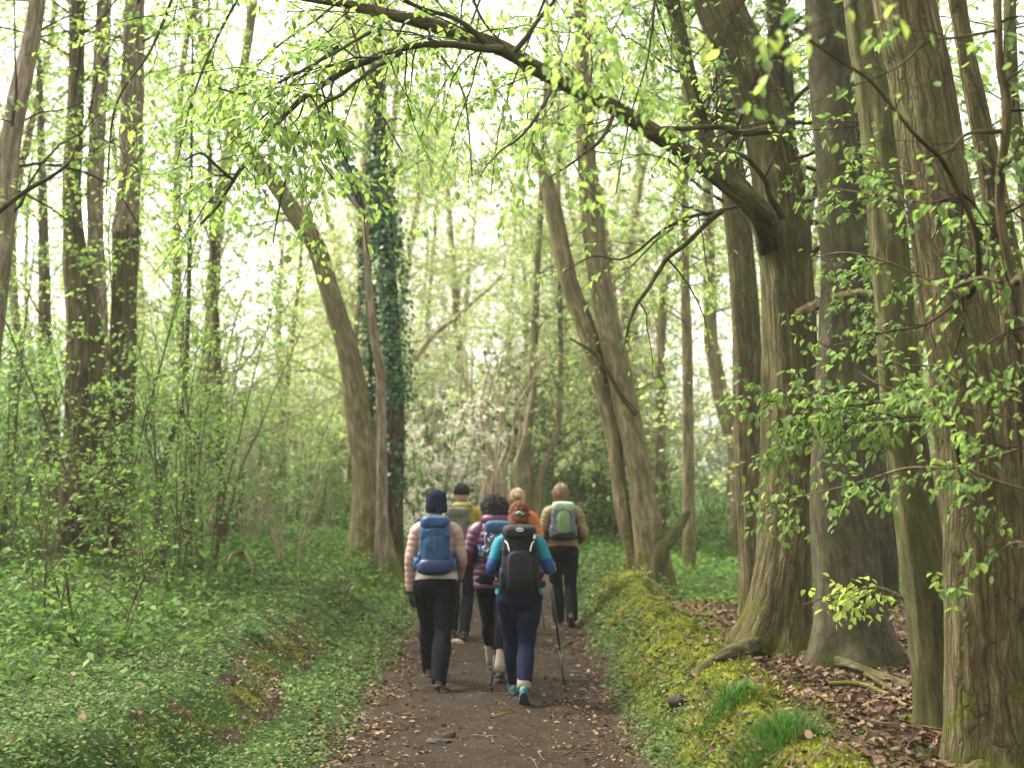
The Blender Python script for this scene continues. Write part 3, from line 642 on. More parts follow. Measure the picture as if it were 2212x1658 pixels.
subs = [stem(a, d0, d1) for a, d0, d1 in (
    ([(1085, 108, 22), (1040, 103, 18), (1000, 95, 16), (940, 92, 14), (900, 94, 13), (850, 106, 13), (780, 136, 14), (730, 162, 13), (670, 203, 12), (620, 250, 11), (570, 303, 10), (530, 350, 10), (500, 392, 9), (470, 440, 7), (435, 480, 5)], 8.9, 8.4),
    ([(868, 112, 10), (800, 150, 8), (740, 202, 8), (690, 230, 7), (660, 262, 7), (640, 300, 6), (628, 350, 5), (610, 430, 5), (600, 520, 3)], 8.65, 8.3),
    ([(800, 70, 9), (760, 90, 8), (700, 125, 8), (620, 170, 7), (580, 190, 6), (530, 205, 5), (470, 190, 4)], 8.6, 8.3),
    ([(730, 100, 8), (690, 130, 7), (620, 200, 6), (560, 260, 5), (500, 300, 3)], 8.6, 8.2),
    ([(505, 390, 7), (460, 350, 6), (430, 330, 5), (400, 345, 4)], 8.4, 8.2),
    ([(670, 205, 6), (690, 240, 5), (706, 290, 5), (700, 350, 4), (730, 400, 3)], 8.6, 8.5),
    ([(1050, 95, 16), (1010, 55, 12), (960, 30, 10), (900, 5, 8), (860, -20, 6)], 8.9, 8.7),
    ([(1560, 455, 13), (1525, 482, 11), (1480, 530, 10), (1440, 562, 10), (1405, 622, 9), (1375, 670, 8), (1362, 735, 5)], 8.9, 8.6),
    ([(1560, 460, 10), (1500, 466, 8), (1440, 490, 7), (1400, 520, 6), (1350, 556, 5), (1290, 548, 4), (1230, 580, 2)], 8.9, 9.0),
    ([(1660, 280, 22), (1600, 288, 15), (1560, 276, 12), (1500, 277, 11), (1442, 280, 9)], 9.2, 8.6),
    ([(1690, 470, 16), (1668, 430, 15), (1650, 380, 13), (1610, 340, 11), (1560, 325, 8), (1520, 330, 5)], 9.1, 8.6),
    ([(1672, -20, 44), (1680, 100, 46), (1692, 220, 46), (1698, 330, 44), (1702, 450, 40), (1704, 520, 20)], D1_ + .3, D1_ + .05),
    ([(1110, 115, 14), (1150, 60, 10), (1190, 10, 8), (1220, -40, 6)], 8.9, 8.9),
    ([(1330, 235, 11), (1300, 300, 8), (1250, 340, 6), (1190, 380, 4)], 8.9, 8.6),
    ([(1200, 170, 10), (1170, 230, 8), (1130, 290, 6), (1080, 330, 4), (1040, 380, 3)], 8.9, 8.6))]
WB = [];
for k, s_ in enumerate(subs):
    q = smooth_path(s_, max(10, len(s_) * 5)); jit = np.cumsum(rng.normal(size=(len(q), 3)) * .0022, 0); q[:, :3] += jit - jit[0]
    o = trunk_mesh("branch", q, B_BRANCH if k != 11 else B_BEECH, r1, 10 if k != 11 else 26, .05, .12, 0, seed=50 + k)

def leafy(e, lines, rate=3.0, L=(.35, .9), leaf=L_SPRING, size=(.04, .065), gap=.05, droop=.5, lo=.05, near=True, twig=B_TWIG, sub_=2.5, R=None, name="foliage", tw="twigs", flat=.5, lift=-.1, up=1.0, ld=.45, subL=(.12, .4)):
    """twigs with leaves along given polylines (rows x, y, z, r)"""
    W = Wood(); Lf = Leaves()
    for s_ in lines:
        p, r = sub(s_, 20)
        b, rb = spawn(p, r, rate * 1.7, L, 6, lo, (30, 85), flat, lift, droop, .2, .5, .0018, rmax=.0065); W.add(b, rb, 4)
        c, rc = spawn(b, rb, sub_ * 1.7, subL, 4, .1, (30, 70), flat, 0, droop, .22, .6, .0011, rmax=.003); W.add(c, rc, 3)
        Lf.on(b, gap * 1.5, size, ld, up=up); Lf.on(c, gap, size, ld, up=up)
    W.build(tw, twig, e); Lf.build(name, leaf, e, near)
leafy(r1, [bough[6:]], 3.6, (.5, 1.7), L_SPRING, (.04, .068), .045, .6)
leafy(r1, subs[:7], 5.5, (.4, 1.5), L_SPRING, (.04, .068), .045, .65)
leafy(r1, [subs[7], subs[8], subs[9], subs[10], subs[13], subs[14]], 3.0, (.3, .9), L_SPRING, (.036, .06), .055, .4)

for k, pts_ in enumerate((((1640, 1390), (1590, 1405), (1545, 1425), (1500, 1460), (1465, 1490)),)):
    rows_ = []
    for q_, (uu, vv) in enumerate(pts_): gq = G(uu, vv); rows_.append([gq[0], gq[1], gq[2] + (-.005 if q_ < len(pts_) - 1 else -.05), .06 - .011 * q_])
    trunk_mesh("root", np.array(rows_), B_BRANCH if k == 0 else B_CHEST, r1, 20, .03, .15, .008, 16, .2, seed=170 + k)
# R2: smooth grey beech behind the arching tree
D2 = 11.9
p2 = onward(rooted(stem([(1842, 1420, 165), (1836, 1300, 138), (1822, 1150, 134), (1816, 1000, 130), (1815, 850, 116), (1820, 700, 100), (1828, 600, 96), (1822, 500, 94), (1814, 400, 92), (1802, 250, 92), (1790, 100, 90), (1780, -50, 88)], D2)), 5, .55)
r2 = tree("beech_tree", "smooth grey trunk with a wide mossy foot behind the arching tree", "tree", p2[0])
trunk_mesh("trunk", p2, B_BEECH, r2, 80, .04, .10, .005, 6, .4, .75, .38, 5, 61, lumps=[(1.7, 4.6, .1, .02), (2.6, 4.0, .12, .02), (3.3, 4.9, .08, .02)])
for k, (uu, vv, dd, w0) in enumerate(((1950, 1450, -.7, 40),)):
    a_ = p2[1][:3].copy(); a_[2] = gh(a_[0], a_[1]) + .3; e_ = P(uu, vv, D2 + dd); ez = gh(e_[0], e_[1])
    trunk_mesh("root", np.array([[*a_, .17], [(a_[0] + e_[0]) / 2, (a_[1] + e_[1]) / 2, ez + .0, .085], [e_[0], e_[1], ez - .04, .045], [e_[0] + (e_[0] - a_[0]) * .4, e_[1] - .2, ez - .1, .02]]), B_BEECH, r2, 24, .04, .08, .003, seed=70 + k)
crown(r2, p2, .72, 1.2, (1, 2.2), 2.4, L_FRESH)
# dark bough lying across between R1 and R4
o_b = stem([(1710, 690, 30), (1752, 665, 22), (1800, 643, 19), (1860, 633, 18), (1915, 640, 12), (1960, 625, 8)], D1_ + .05, D4 + .6)
trunk_mesh("branch", smooth_path(o_b, 40), B_DARK, r1, 16, .04, .1, .003, seed=80)
x_b = [stem(a, d0, d1) for a, d0, d1 in (
    ([(1730, 262, 14), (1660, 262, 10), (1790, 266, 10), (1850, 264, 9), (1900, 250, 6)][1:], D1_ - .3, D1_ - .5),
    ([(1740, 430, 26), (1790, 395, 18), (1840, 372, 10), (1900, 360, 7)], D1_, D1_ - .2),
    ([(1800, 700, 10), (1790, 660, 10), (1850, 560, 8), (1950, 575, 6)][1:], D1_ + .6, D1_ + .4),
    ([(1745, 480, 14), (1830, 485, 10), (1900, 500, 8), (1960, 560, 4)], D1_ + .1, D1_ - .2),
    ([(1740, 360, 10), (1790, 375, 9), (1830, 380, 6)], D1_, D1_),
    ([(1740, 560, 12), (1790, 520, 9), (1840, 500, 7), (1880, 470, 4)], D1_, D1_ - .8), ([(1750, 780, 12), (1800, 740, 9), (1870, 720, 7), (1960, 700, 4)], D1_, D1_ - .6),
    ([(1690, 240, 12), (1760, 180, 9), (1850, 150, 7), (1930, 90, 4)], D1_, D1_ - .9), ([(1680, 330, 12), (1730, 340, 8), (1800, 300, 6), (1860, 200, 4)], D1_, D1_ - .5),
    ([(1640, 120, 12), (1700, 60, 8), (1770, 20, 6), (1850, -20, 4)], D1_, D1_ - .9), ([(1760, 900, 10), (1820, 930, 8), (1890, 960, 6), (1950, 940, 4)], D1_, D1_ - .5))]
for k, s_ in enumerate(x_b): trunk_mesh("branch", smooth_path(s_, 30), B_DARK, r1, 9, .04, .1, 0, seed=85 + k)
leafy(r1, x_b + [o_b], 3.2, (.3, 1.0), L_FRESH, (.038, .062), .042, .35, name="foliage", tw="twigs")

# thin near branches that hang in from above the camera side, big pale leaves
D6 = 5.6
vine = stem([(2235, 760, 22), (2190, 600, 20), (2166, 500, 20), (2160, 400, 19), (2172, 290, 21), (2172, 210, 20), (2160, 140, 18), (2154, 0, 18), (2150, -120, 16)], D6)
vp = np.vstack([[*G(2290, 1900 if False else 1650)[:2], gh(*G(2290, 1650)[:2]) - .15, .05], vine])
r6 = tree("hazel_tree", "thin dark crooked stem hanging in front of the foliage at the far right", "tree", vp[0])
trunk_mesh("trunk", vp, B_DARK, r6, 18, .03, .1, .002, seed=90)
hz = [stem(a, d0, d1) for a, d0, d1 in (
    ([(2160, 560, 8), (2120, 520, 8), (2060, 395, 14), (2030, 340, 12), (1985, 300, 10), (1930, 235, 9), (1880, 175, 8), (1820, 135, 7), (1750, 88, 6), (1690, 38, 5)][1:], 5.6, 4.6),
    ([(2160, 285, 12), (2090, 290, 9), (2050, 325, 7), (1990, 345, 5)], 5.6, 5.3),
    ([(2160, 65, 8), (2080, 80, 7), (2000, 92, 6), (1960, 130, 5), (1900, 165, 4), (1800, 200, 3), (1700, 250, 4), (1560, 285, 4), (1440, 325, 3), (1400, 400, 2)], 5.6, 5.2),
    ([(2162, 610, 10), (2120, 600, 9), (2060, 620, 8)], 5.6, 5.8),
    ([(2060, 395, 14), (2090, 450, 14), (2110, 520, 14), (2112, 600, 16), (2090, 640, 18)], 5.6, 5.9))]
for k, s_ in enumerate(hz): trunk_mesh("branch", smooth_path(s_, 40), B_DARK, r6, 10, .03, .12, 0, seed=95 + k)
leafy(r6, [vine[2:]] + hz, 4.0, (.25, .6), L_FRESH, (.034, .054), .06, .5)
big = [stem(a, d0, d1) for a, d0, d1 in (
    ([(1900, -60, 5), (1840, 10, 4), (1770, 50, 3), (1700, 80, 2), (1650, 110, 1.5)], 4.0, 3.9),
    ([(1780, -60, 4), (1720, -10, 3), (1660, 30, 2), (1600, 60, 1.6)], 4.0, 3.8),
    ([(1640, -50, 4), (1580, 30, 3), (1500, 80, 2), (1440, 110, 1.6)], 4.2, 4.1),
    ([(1960, -40, 4), (1900, 60, 3), (1870, 110, 2)], 4.1, 4.0),
    ([(1500, -60, 4), (1430, 0, 3), (1380, 60, 2), (1300, 100, 1.6), (1260, 160, 1.4)], 4.8, 4.6),
    ([(1380, -40, 4), (1300, 130, 3), (1340, 240, 2.4), (1250, 330, 2), (1290, 420, 1.4)], 5.4, 5.2),
    ([(1150, -60, 4), (1230, 60, 3), (1180, 200, 2), (1140, 330, 1.4)], 5.8, 5.6))]
for k, s_ in enumerate(big): trunk_mesh("branch", smooth_path(s_, 24), B_TWIG, r6, 6, .03, .12, 0, seed=105 + k)
veil = [stem(a, d0, d1) for a, d0, d1 in (
    ([(700, -80, 8), (760, 60, 6), (800, 200, 5), (870, 330, 3)], 10.5, 10.2), ([(900, -80, 8), (930, 80, 6), (1000, 200, 5), (1020, 380, 3)], 11, 10.6),
    ([(1000, -80, 8), (1040, 40, 6), (1130, 150, 5), (1140, 260, 3)], 10, 9.8), ([(820, -80, 8), (700, 30, 6), (600, 100, 5), (520, 180, 3)], 11, 10.8),
    ([(1060, -60, 7), (990, 120, 5), (930, 240, 4), (900, 330, 3)], 12, 11.6), ([(1200, -60, 7), (1130, 120, 5), (1080, 270, 4), (1060, 420, 3)], 12.5, 12.2),
    ([(560, -80, 8), (480, 60, 6), (420, 200, 5), (380, 360, 3)], 11, 10.6), ([(400, -80, 8), (330, 100, 6), (250, 230, 5), (230, 420, 3)], 10.5, 10.2), ([(1420, -60, 7), (1400, 120, 5), (1360, 260, 4), (1330, 420, 3)], 11, 10.8))]
for k, s_ in enumerate(veil): trunk_mesh("branch", smooth_path(s_, 24), B_BRANCH, r1, 6, .04, .12, 0, seed=125 + k)
leafy(r1, veil, 5, (.4, 1.3), L_SPRING, (.036, .062), .045, .5)
leafy(r6, big[:4], 7, (.1, .26), L_LIME, (.038, .06), .045, .6, tw="twigs", sub_=1, ld=.8, subL=(.05, .14))
leafy(r6, big[4:], 8, (.2, .5), L_SPRING, (.03, .05), .045, .6, sub_=2, ld=.6)

# layered sprays of drooping leaves that reach in from the right
def spray_tree(label, base_uv, D, lines, leaf, size, rate=9, gap=.035, L=(.18, .5), root=True):
    b = G(*base_uv) if root else P(*base_uv, D)
    e = tree("hornbeam_sapling", label, "sapling", b, "young saplings under the right-hand trees")
    ss_ = [stem(l, d0, d1) for l, d0, d1 in lines]
    q = np.vstack([[b[0], b[1], gh(b[0], b[1]) - .1, .016], ss_[0][0]]); mid = (q[0] + q[1]) / 2 + np.array([.12, .05, 0, 0])
    trunk_mesh("stem", np.vstack([q[0], mid, q[1]]), B_DARK, e, 10, .05, .1, 0, seed=7)
    for k, s_ in enumerate(ss_): trunk_mesh("branch", smooth_path(s_, 30), B_DARK, e, 7, .04, .1, 0, seed=k)
    leafy(e, ss_, rate, L, leaf, size, gap, .35, 0, sub_=4, flat=.25, lift=-.05, ld=.55, subL=(.08, .28))
spray_tree("sapling with the long dense leafy spray drooping across the arching trunk at head height", (2075, 1500), 7,
    [([(2060, 910, 9), (1990, 900, 7), (1900, 868, 6), (1800, 850, 5), (1700, 850, 4), (1610, 838, 2)], 7.2, 7.9),
     ([(1990, 900, 6), (1900, 905, 5), (1800, 925, 4), (1720, 950, 3), (1660, 1000, 2)], 7.2, 7.8),
     ([(1900, 868, 5), (1820, 878, 4), (1740, 885, 3), (1680, 905, 2)], 7.4, 7.8),
     ([(2060, 912, 6), (1980, 860, 5), (1900, 830, 4), (1850, 800, 2)], 7.2, 7.6)], L_FRESH, (.034, .058), 11, .032)
spray_tree("sapling whose leafy spray reaches in from the right edge at waist height", (2150, 1520), 6,
    [([(2230, 960, 8), (2150, 985, 7), (2060, 1010, 6), (1960, 1010, 5), (1860, 1040, 4), (1760, 1065, 3), (1640, 1090, 2)], 5.9, 7.2),
     ([(2230, 1060, 8), (2160, 1040, 5), (2080, 1010, 4), (2000, 1000, 3)], 5.9, 6.4),
     ([(2240, 930, 6), (2180, 900, 5), (2120, 890, 4), (2060, 870, 2)], 5.8, 6.0)], L_FRESH, (.03, .05), 8, .038)
spray_tree("low sapling with bright lime leaves in front of the smooth grey trunk foot", (1955, 1485), 9,
    [([(1950, 1290, 7), (1900, 1268, 5), (1840, 1275, 4), (1780, 1290, 3), (1735, 1305, 2)], 9.4, 9.9),
     ([(1950, 1290, 6), (2000, 1255, 5), (2050, 1265, 3), (2070, 1300, 2)], 9.4, 9.3)], L_LIME, (.045, .068), 10, .045)
spray_tree("sapling with airy green leaves hanging between the slim trunk and the biggest trunk", (2090, 1440), 8,
    [([(2080, 640, 8), (2000, 600, 6), (1900, 560, 5), (1820, 545, 4), (1750, 560, 2)], 7.8, 8.4),
     ([(2080, 640, 8), (2000, 700, 6), (1920, 715, 5), (1850, 735, 4), (1780, 750, 2)], 7.8, 8.3),
     ([(2080, 700, 8), (2050, 780, 6), (1980, 790, 5), (1900, 780, 3)], 7.8, 8.2),
     ([(2080, 640, 8), (1980, 480, 6), (1900, 430, 5), (1800, 410, 4), (1720, 440, 2)], 7.8, 8.6),
     ([(1980, 480, 6), (1900, 350, 5), (1830, 330, 3)], 8.0, 8.4)], L_FRESH, (.032, .054), 7, .042)
spray_tree("sapling with green leaves against the right edge below the crooked dark stem", (2190, 1560), 6,
    [([(2230, 700, 8), (2170, 720, 6), (2110, 760, 5), (2070, 820, 2)], 5.7, 6.1), ([(2230, 480, 8), (2180, 430, 5), (2120, 440, 4)], 5.8, 6.0),
     ([(2235, 560, 8), (2190, 540, 5), (2140, 560, 3), (2110, 620, 2)], 5.8, 6.1), ([(2235, 1180, 8), (2190, 1170, 5), (2150, 1200, 3)], 5.7, 5.9),
     ([(2235, 830, 8), (2180, 860, 5), (2140, 940, 3)], 5.7, 6.0)], L_FRESH, (.032, .052), 7, .045)

# R0 reddish trunk, R3 behind, the pair on the ridge and the thin pole trees
def simple(name, label, bark, pts, D, sides=32, crown_lo=.55, leaf=L_SPRING, grp=None, flare=.3, ridge=.006, n1=1.0, D1=None, up=5, size=(.055, .085), seed=5, cat="tree", stretch=.1, gap=.06):
    p = rooted(stem(pts, D, D1)); p = onward(p, up, .5)
    e = tree(name, label, cat, p[0], grp); trunk_mesh("trunk", p, bark, e, sides, .05, .08, ridge, 12, stretch, flare, .3, 5, seed)
    if n1: crown(e, p, crown_lo * .75, n1 * 1.25, (1.0, 2.7), 2.2, leaf, size, gap)
    return e, p
simple("chestnut_tree", "straight reddish fissured trunk just left of and behind the arching tree", B_CHEST2,
       [(1632, 1270, 66), (1622, 1100, 62), (1616, 900, 60), (1611, 700, 60), (1596, 500, 56), (1574, 300, 48), (1560, 120, 44), (1550, -30, 40)], 15.5, 48, .5, L_FRESH, ridge=.014, seed=6)
simple("hornbeam_tree", "pale olive trunk bowing left behind the arching tree near its long bough", B_GREEN,
       [(1660, 1250, 60), (1668, 1000, 54), (1672, 750, 52), (1662, 540, 50), (1620, 440, 46), (1556, 350, 40), (1510, 260, 36), (1484, 150, 34), (1456, 20, 32), (1440, -60, 30)], 13.2, 32, .5, L_FRESH, seed=7)
ep, pb = simple("hornbeam_tree", "knotted twin-stemmed tree with a mossy foot on the ridge just right of the walkers", B_PALE,
       [(1412, 1225, 76), (1396, 1120, 62), (1378, 1000, 50), (1352, 880, 54), (1322, 740, 52), (1298, 620, 46), (1283, 500, 44), (1272, 400, 40), (1262, 250, 36), (1256, 100, 30), (1250, -20, 28)], 18.2, 56, .5, L_SPRING, ridge=.012, seed=8, flare=.35)
a = rooted(stem([(1372, 1215, 34), (1345, 1100, 30), (1326, 950, 31), (1302, 850, 32), (1270, 720, 38), (1232, 620, 36), (1206, 500, 34), (1190, 420, 30), (1172, 365, 22), (1150, 310, 14)], 18.3))
trunk_mesh("stem", a, B_PALE, ep, 36, .05, .1, .008, 12, .15, .25, .3, 5, 9)
trunk_mesh("stem", rooted(stem([(1425, 1200, 34), (1448, 1165, 26), (1474, 1125, 20), (1486, 1102, 9)], 18.0)), B_GREEN, ep, 20, .05, .1, .004, seed=10)
trunk_mesh("branch", smooth_path(stem([(1375, 895, 12), (1340, 850, 10), (1290, 770, 8), (1230, 730, 5)], 18.0), 20), B_BRANCH, ep, 8, .05, .1, 0, seed=10)
leafy(ep, [a[3:], pb[4:9]], 2.2, (.4, 1.1), L_SPRING, (.05, .08), .08, .3, near=False, name="foliage")
simple("pole_tree", "thin straight grey pole of a tree standing alone right of the ridge pair", B_PALE,
       [(1488, 1065, 26), (1486, 900, 23), (1484, 750, 22), (1480, 600, 19), (1479, 400, 16), (1478, 200, 14), (1476, 0, 12)], 22, 20, .35, L_SPRING, ridge=.004, seed=11, size=(.06, .1))
simple("pole_tree", "pale trunk leaning left far behind, beside the reddish fissured trunk", B_PALE,
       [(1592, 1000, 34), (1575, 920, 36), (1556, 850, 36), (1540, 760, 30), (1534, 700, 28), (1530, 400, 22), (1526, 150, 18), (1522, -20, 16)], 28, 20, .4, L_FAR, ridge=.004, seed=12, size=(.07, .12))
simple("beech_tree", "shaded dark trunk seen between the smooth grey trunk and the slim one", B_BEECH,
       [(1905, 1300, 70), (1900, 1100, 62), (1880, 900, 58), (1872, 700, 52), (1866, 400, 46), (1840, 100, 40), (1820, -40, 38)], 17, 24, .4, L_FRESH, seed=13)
simple("hornbeam_tree", "slim mottled grey stem near the right edge behind the crooked dark stem", B_GREEN,
       [(2290, 1300, 40), (2262, 900, 38), (2238, 600, 34), (2215, 400, 32), (2188, 230, 30), (2182, 100, 28), (2180, -30, 26)], 11, 20, .3, L_FRESH, seed=15)
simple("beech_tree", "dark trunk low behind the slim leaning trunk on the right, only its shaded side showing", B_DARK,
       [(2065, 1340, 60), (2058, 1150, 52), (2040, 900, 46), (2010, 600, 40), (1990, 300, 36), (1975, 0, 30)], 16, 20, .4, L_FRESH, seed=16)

# ================================================================== left side
simple("sycamore_tree", "leftmost trunk, pinkish bark, leaning right out of the left edge", B_PINK,
       [(-60, 1130, 64), (-40, 900, 56), (-10, 660, 48), (6, 500, 46), (14, 400, 46), (22, 320, 45), (44, 200, 44), (66, 90, 36), (82, -10, 32)], 15.5, 36, .45, L_SPRING, ridge=.01, seed=20, flare=.2)
e2, q2 = simple("sycamore_tree", "broad dark trunk splitting into two upright stems on the left", B_DARK,
       [(178, 1090, 92), (182, 950, 84), (186, 800, 80), (182, 700, 72), (168, 600, 54), (158, 500, 42), (154, 400, 38), (162, 250, 35), (166, 120, 33), (166, -20, 31)], 17.2, 48, .5, L_SPRING, ridge=.016, seed=21, flare=.2)
trunk_mesh("stem", onward(stem([(205, 850, 52), (206, 700, 50), (208, 590, 38), (206, 500, 33), (206, 400, 32), (212, 250, 32), (218, 150, 32), (226, 0, 30), (230, -50, 30)], 17.3), 5), B_PINK, e2, 32, .05, .1, .009, 12, .12, seed=22)
e3, q3 = simple("sycamore_tree", "rough dark trunk with torn pale wood at its foot, left of the path", B_DARK,
       [(256, 1190, 70), (252, 1100, 74), (250, 1000, 68), (252, 900, 70), (262, 800, 58), (266, 650, 54), (270, 500, 56)], 17.5, 56, .6, L_SPRING, ridge=.018, seed=23, flare=.15, up=.2, n1=0)
up3 = onward(stem([(270, 505, 52), (278, 430, 46), (283, 350, 45), (283, 280, 46), (288, 150, 44), (292, 0, 42), (294, -60, 40)], 17.5), 5)
trunk_mesh("trunk", up3, B_PINK, e3, 40, .05, .08, .012, 12, .12, seed=24)
crown(e3, up3, .25, 1.2, (1, 2.4), 2.2, L_SPRING)
tw = stem([(216, 1112, 3), (224, 1135, 12), (230, 1160, 15), (242, 1190, 9)], 17.25)
trunk_mesh("torn_wood", tw, plain("torn_wood", (.5, .36, .24), .8, .2, .3, 40, .5), e3, 14, .04, .3, .01, seed=25)
simple("thin_tree", "thin slanting sapling trunk curving up behind the broken-footed trunk", B_BRANCH,
       [(340, 1060, 13), (352, 1010, 13), (375, 930, 13), (398, 860, 12), (404, 750, 10), (408, 600, 9), (412, 400, 8)], 19, 10, .2, L_SPRING, seed=26, flare=0, n1=1.6, up=2)
simple("thin_tree", "small dark upright trunk in the thicket halfway between the left trunks and the path", B_DARK,
       [(478, 1140, 24), (476, 1050, 20), (472, 900, 18), (468, 750, 16), (462, 600, 13), (455, 400, 11)], 21, 12, .2, L_SPRING, seed=27, flare=.1, n1=1.5, up=3)
simple("thin_tree", "dark stub trunk behind the forked stems at the far left", B_DARK,
       [(110, 930, 34), (104, 850, 34), (98, 760, 30), (96, 600, 24), (92, 400, 18), (86, 200, 14), (80, 0, 10)], 24, 14, .3, L_SPRING, seed=28, flare=.1, n1=1.5)
ef, qf = simple("thin_tree", "small forked pale tree standing in the undergrowth at the left edge", B_PINK,
       [(28, 960, 20), (26, 890, 20), (30, 830, 15), (34, 740, 11), (30, 600, 8)], 22, 12, .2, L_MID, seed=29, flare=.1, n1=1.5, up=1.5)
trunk_mesh("stem", stem([(26, 890, 13), (46, 860, 9), (72, 825, 6), (84, 800, 4)], 22), B_PINK, ef, 8, .05, .1, 0, seed=29)
trunk_mesh("branch", smooth_path(stem([(-30, 480, 12), (0, 455, 11), (60, 410, 10), (110, 382, 8), (150, 350, 6), (166, 310, 4)], 9.5, 9.5), 30), B_BRANCH, r1, 8, .04, .1, 0, seed=31)

# the three-stemmed tree with ivy, left of the path
DC = G(800, 1215)[1]
base = [(800, 1205, 118), (797, 1120, 82)]
pc = rooted(stem([(800, 1205, 104), (797, 1110, 78), (790, 1000, 58), (776, 900, 52), (757, 780, 48), (716, 640, 42), (682, 530, 40), (642, 470, 38), (592, 392, 36), (548, 342, 31), (500, 270, 26), (470, 190, 22), (440, 100, 18), (420, 0, 14)], DC))
ec = tree("three_stemmed_tree", "three pale stems rising from one mossy foot left of the path, one leaning far left", "tree", pc[0])
trunk_mesh("stem", pc, B_PALE, ec, 56, .05, .07, .005, 9, .25, .55, .3, 6, 41)
trunk_mesh("stem", rooted(stem([(824, 1205, 30), (826, 1100, 26), (826, 1050, 24), (822, 900, 22), (821, 800, 22), (806, 720, 20), (799, 640, 17), (792, 540, 14), (786, 470, 12), (758, 430, 10), (728, 395, 8)], DC - .35)), B_PINK, ec, 28, .05, .08, .004, 9, .25, .1, seed=42)
pcc = onward(rooted(stem([(846, 1210, 54), (850, 1100, 44), (851, 1000, 41), (852, 870, 39), (843, 700, 38), (836, 550, 36), (826, 400, 32), (820, 250, 28), (817, 100, 24), (815, -30, 20)], DC + .3)), 4)
trunk_mesh("stem", pcc, B_BRANCH, ec, 40, .05, .08, .005, 9, .25, .3, .3, 5, 43)
crown(ec, pcc, .45, 1.5, (1, 2.2), 2.4, L_SPRING, (.05, .08)); crown(ec, pc, .55, 1.0, (.8, 1.8), 2.2, L_SPRING, (.05, .08))
iv = empty("ivy", (pcc[0][0], pcc[0][1] - .1, gh(pcc[0][0], pcc[0][1])), "dark glossy ivy clothing the rear stem of the three-stemmed tree", "ivy")
def ivy(pth, t0, t1, n, rad, size=(.06, .1)):
    q = smooth_path(pth, 200); a_ = rng.uniform(0, 6.28, n); k = (rng.uniform(t0, t1, n) * 199).astype(int)
    th = rng.uniform(0, 6.28, n); lump = 1 + .5 * vnoise(np.stack([th * 1.2, k * .06, 0 * th], -1), 3)
    r = q[k, 3] + rad * rng.uniform(.1, 1, n) * lump
    o_ = np.stack([np.cos(th), np.sin(th), 0 * th], -1); p_ = q[k, :3] + o_ * r[:, None]
    d = o_ * .5 + rng.normal(size=(n, 3)) * .3; d[:, 2] -= .8; d = nrm(d); nn = o_ + rng.normal(size=(n, 3)) * .35; nn[:, 2] += .4; nn = nrm(nn - (nn * d).sum(1, keepdims=True) * d)
    kp = vnoise(np.stack([th * .9, k * .05, th * 0 + 3.5], -1), 9) > -.08
    return p_[kp], d[kp], nn[kp], rng.uniform(size[0], size[1], n)[kp]
L = Leaves(); L.add(*ivy(pcc, .22, .50, 2300, .19)); L.add(*ivy(pcc, .10, .24, 260, .04)); L.add(*ivy(pcc, .45, .62, 900, .11))
ivs = stem([(806, 1000, 10), (800, 850, 10), (800, 720, 14), (792, 600, 12), (786, 480, 10), (760, 400, 10), (735, 320, 8), (715, 250, 6)], DC + .5)
L.add(*ivy(ivs, .05, .95, 1500, .13)); L.build("foliage", L_IVY, iv, False, .9)
trunk_mesh("stem", ivs, B_BRANCH, iv, 8, .1, .1, 0)
L = None
# red-brown leaning limb and a dark twig left of it
simple("leaning_tree", "thin reddish limb leaning right, far behind the ivy-clad stem", B_FTWIG,
       [(800, 1000, 15), (850, 850, 14), (880, 800, 13), (930, 730, 11), (990, 680, 8), (1060, 620, 5)], 30, 12, .2, L_FAR, seed=45, flare=0, n1=1.6, up=1, size=(.07, .1))
# multi-stemmed coppice behind the walkers
b_ = P(1078, 1065, 27); b_[2] = gh(b_[0], b_[1]); cs = tree("coppice_stool", "pale bundle of many upright stems directly behind the walkers", "coppice", b_)
for k in range(16):
    u0 = 1040 + k * 5.2; u1 = 1010 + k * 9 + rng.normal() * 14
    trunk_mesh("stem", rooted(stem([(u0, 1085, 8), (u0 + rng.normal() * 9, 1020, 6.5), ((u0 + u1) / 2 + rng.normal() * 6, 960, 5.5), (u1, 880, 4.5), (u1 + rng.normal() * 25, 760, 2.5)], 27 + rng.uniform(-.5, .5))), B_FTWIG, cs, 8, .15, .1, .004, seed=k)
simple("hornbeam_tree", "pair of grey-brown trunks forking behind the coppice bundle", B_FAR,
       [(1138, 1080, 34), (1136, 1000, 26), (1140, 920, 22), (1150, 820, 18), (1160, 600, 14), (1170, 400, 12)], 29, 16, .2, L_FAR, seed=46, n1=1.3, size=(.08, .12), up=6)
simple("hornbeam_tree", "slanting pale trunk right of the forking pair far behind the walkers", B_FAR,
       [(1160, 1085, 24), (1172, 1020, 18), (1196, 960, 16), (1208, 900, 14), (1212, 800, 12), (1210, 650, 10)], 29, 14, .2, L_FAR, seed=47, n1=1.3, size=(.08, .12), up=6)

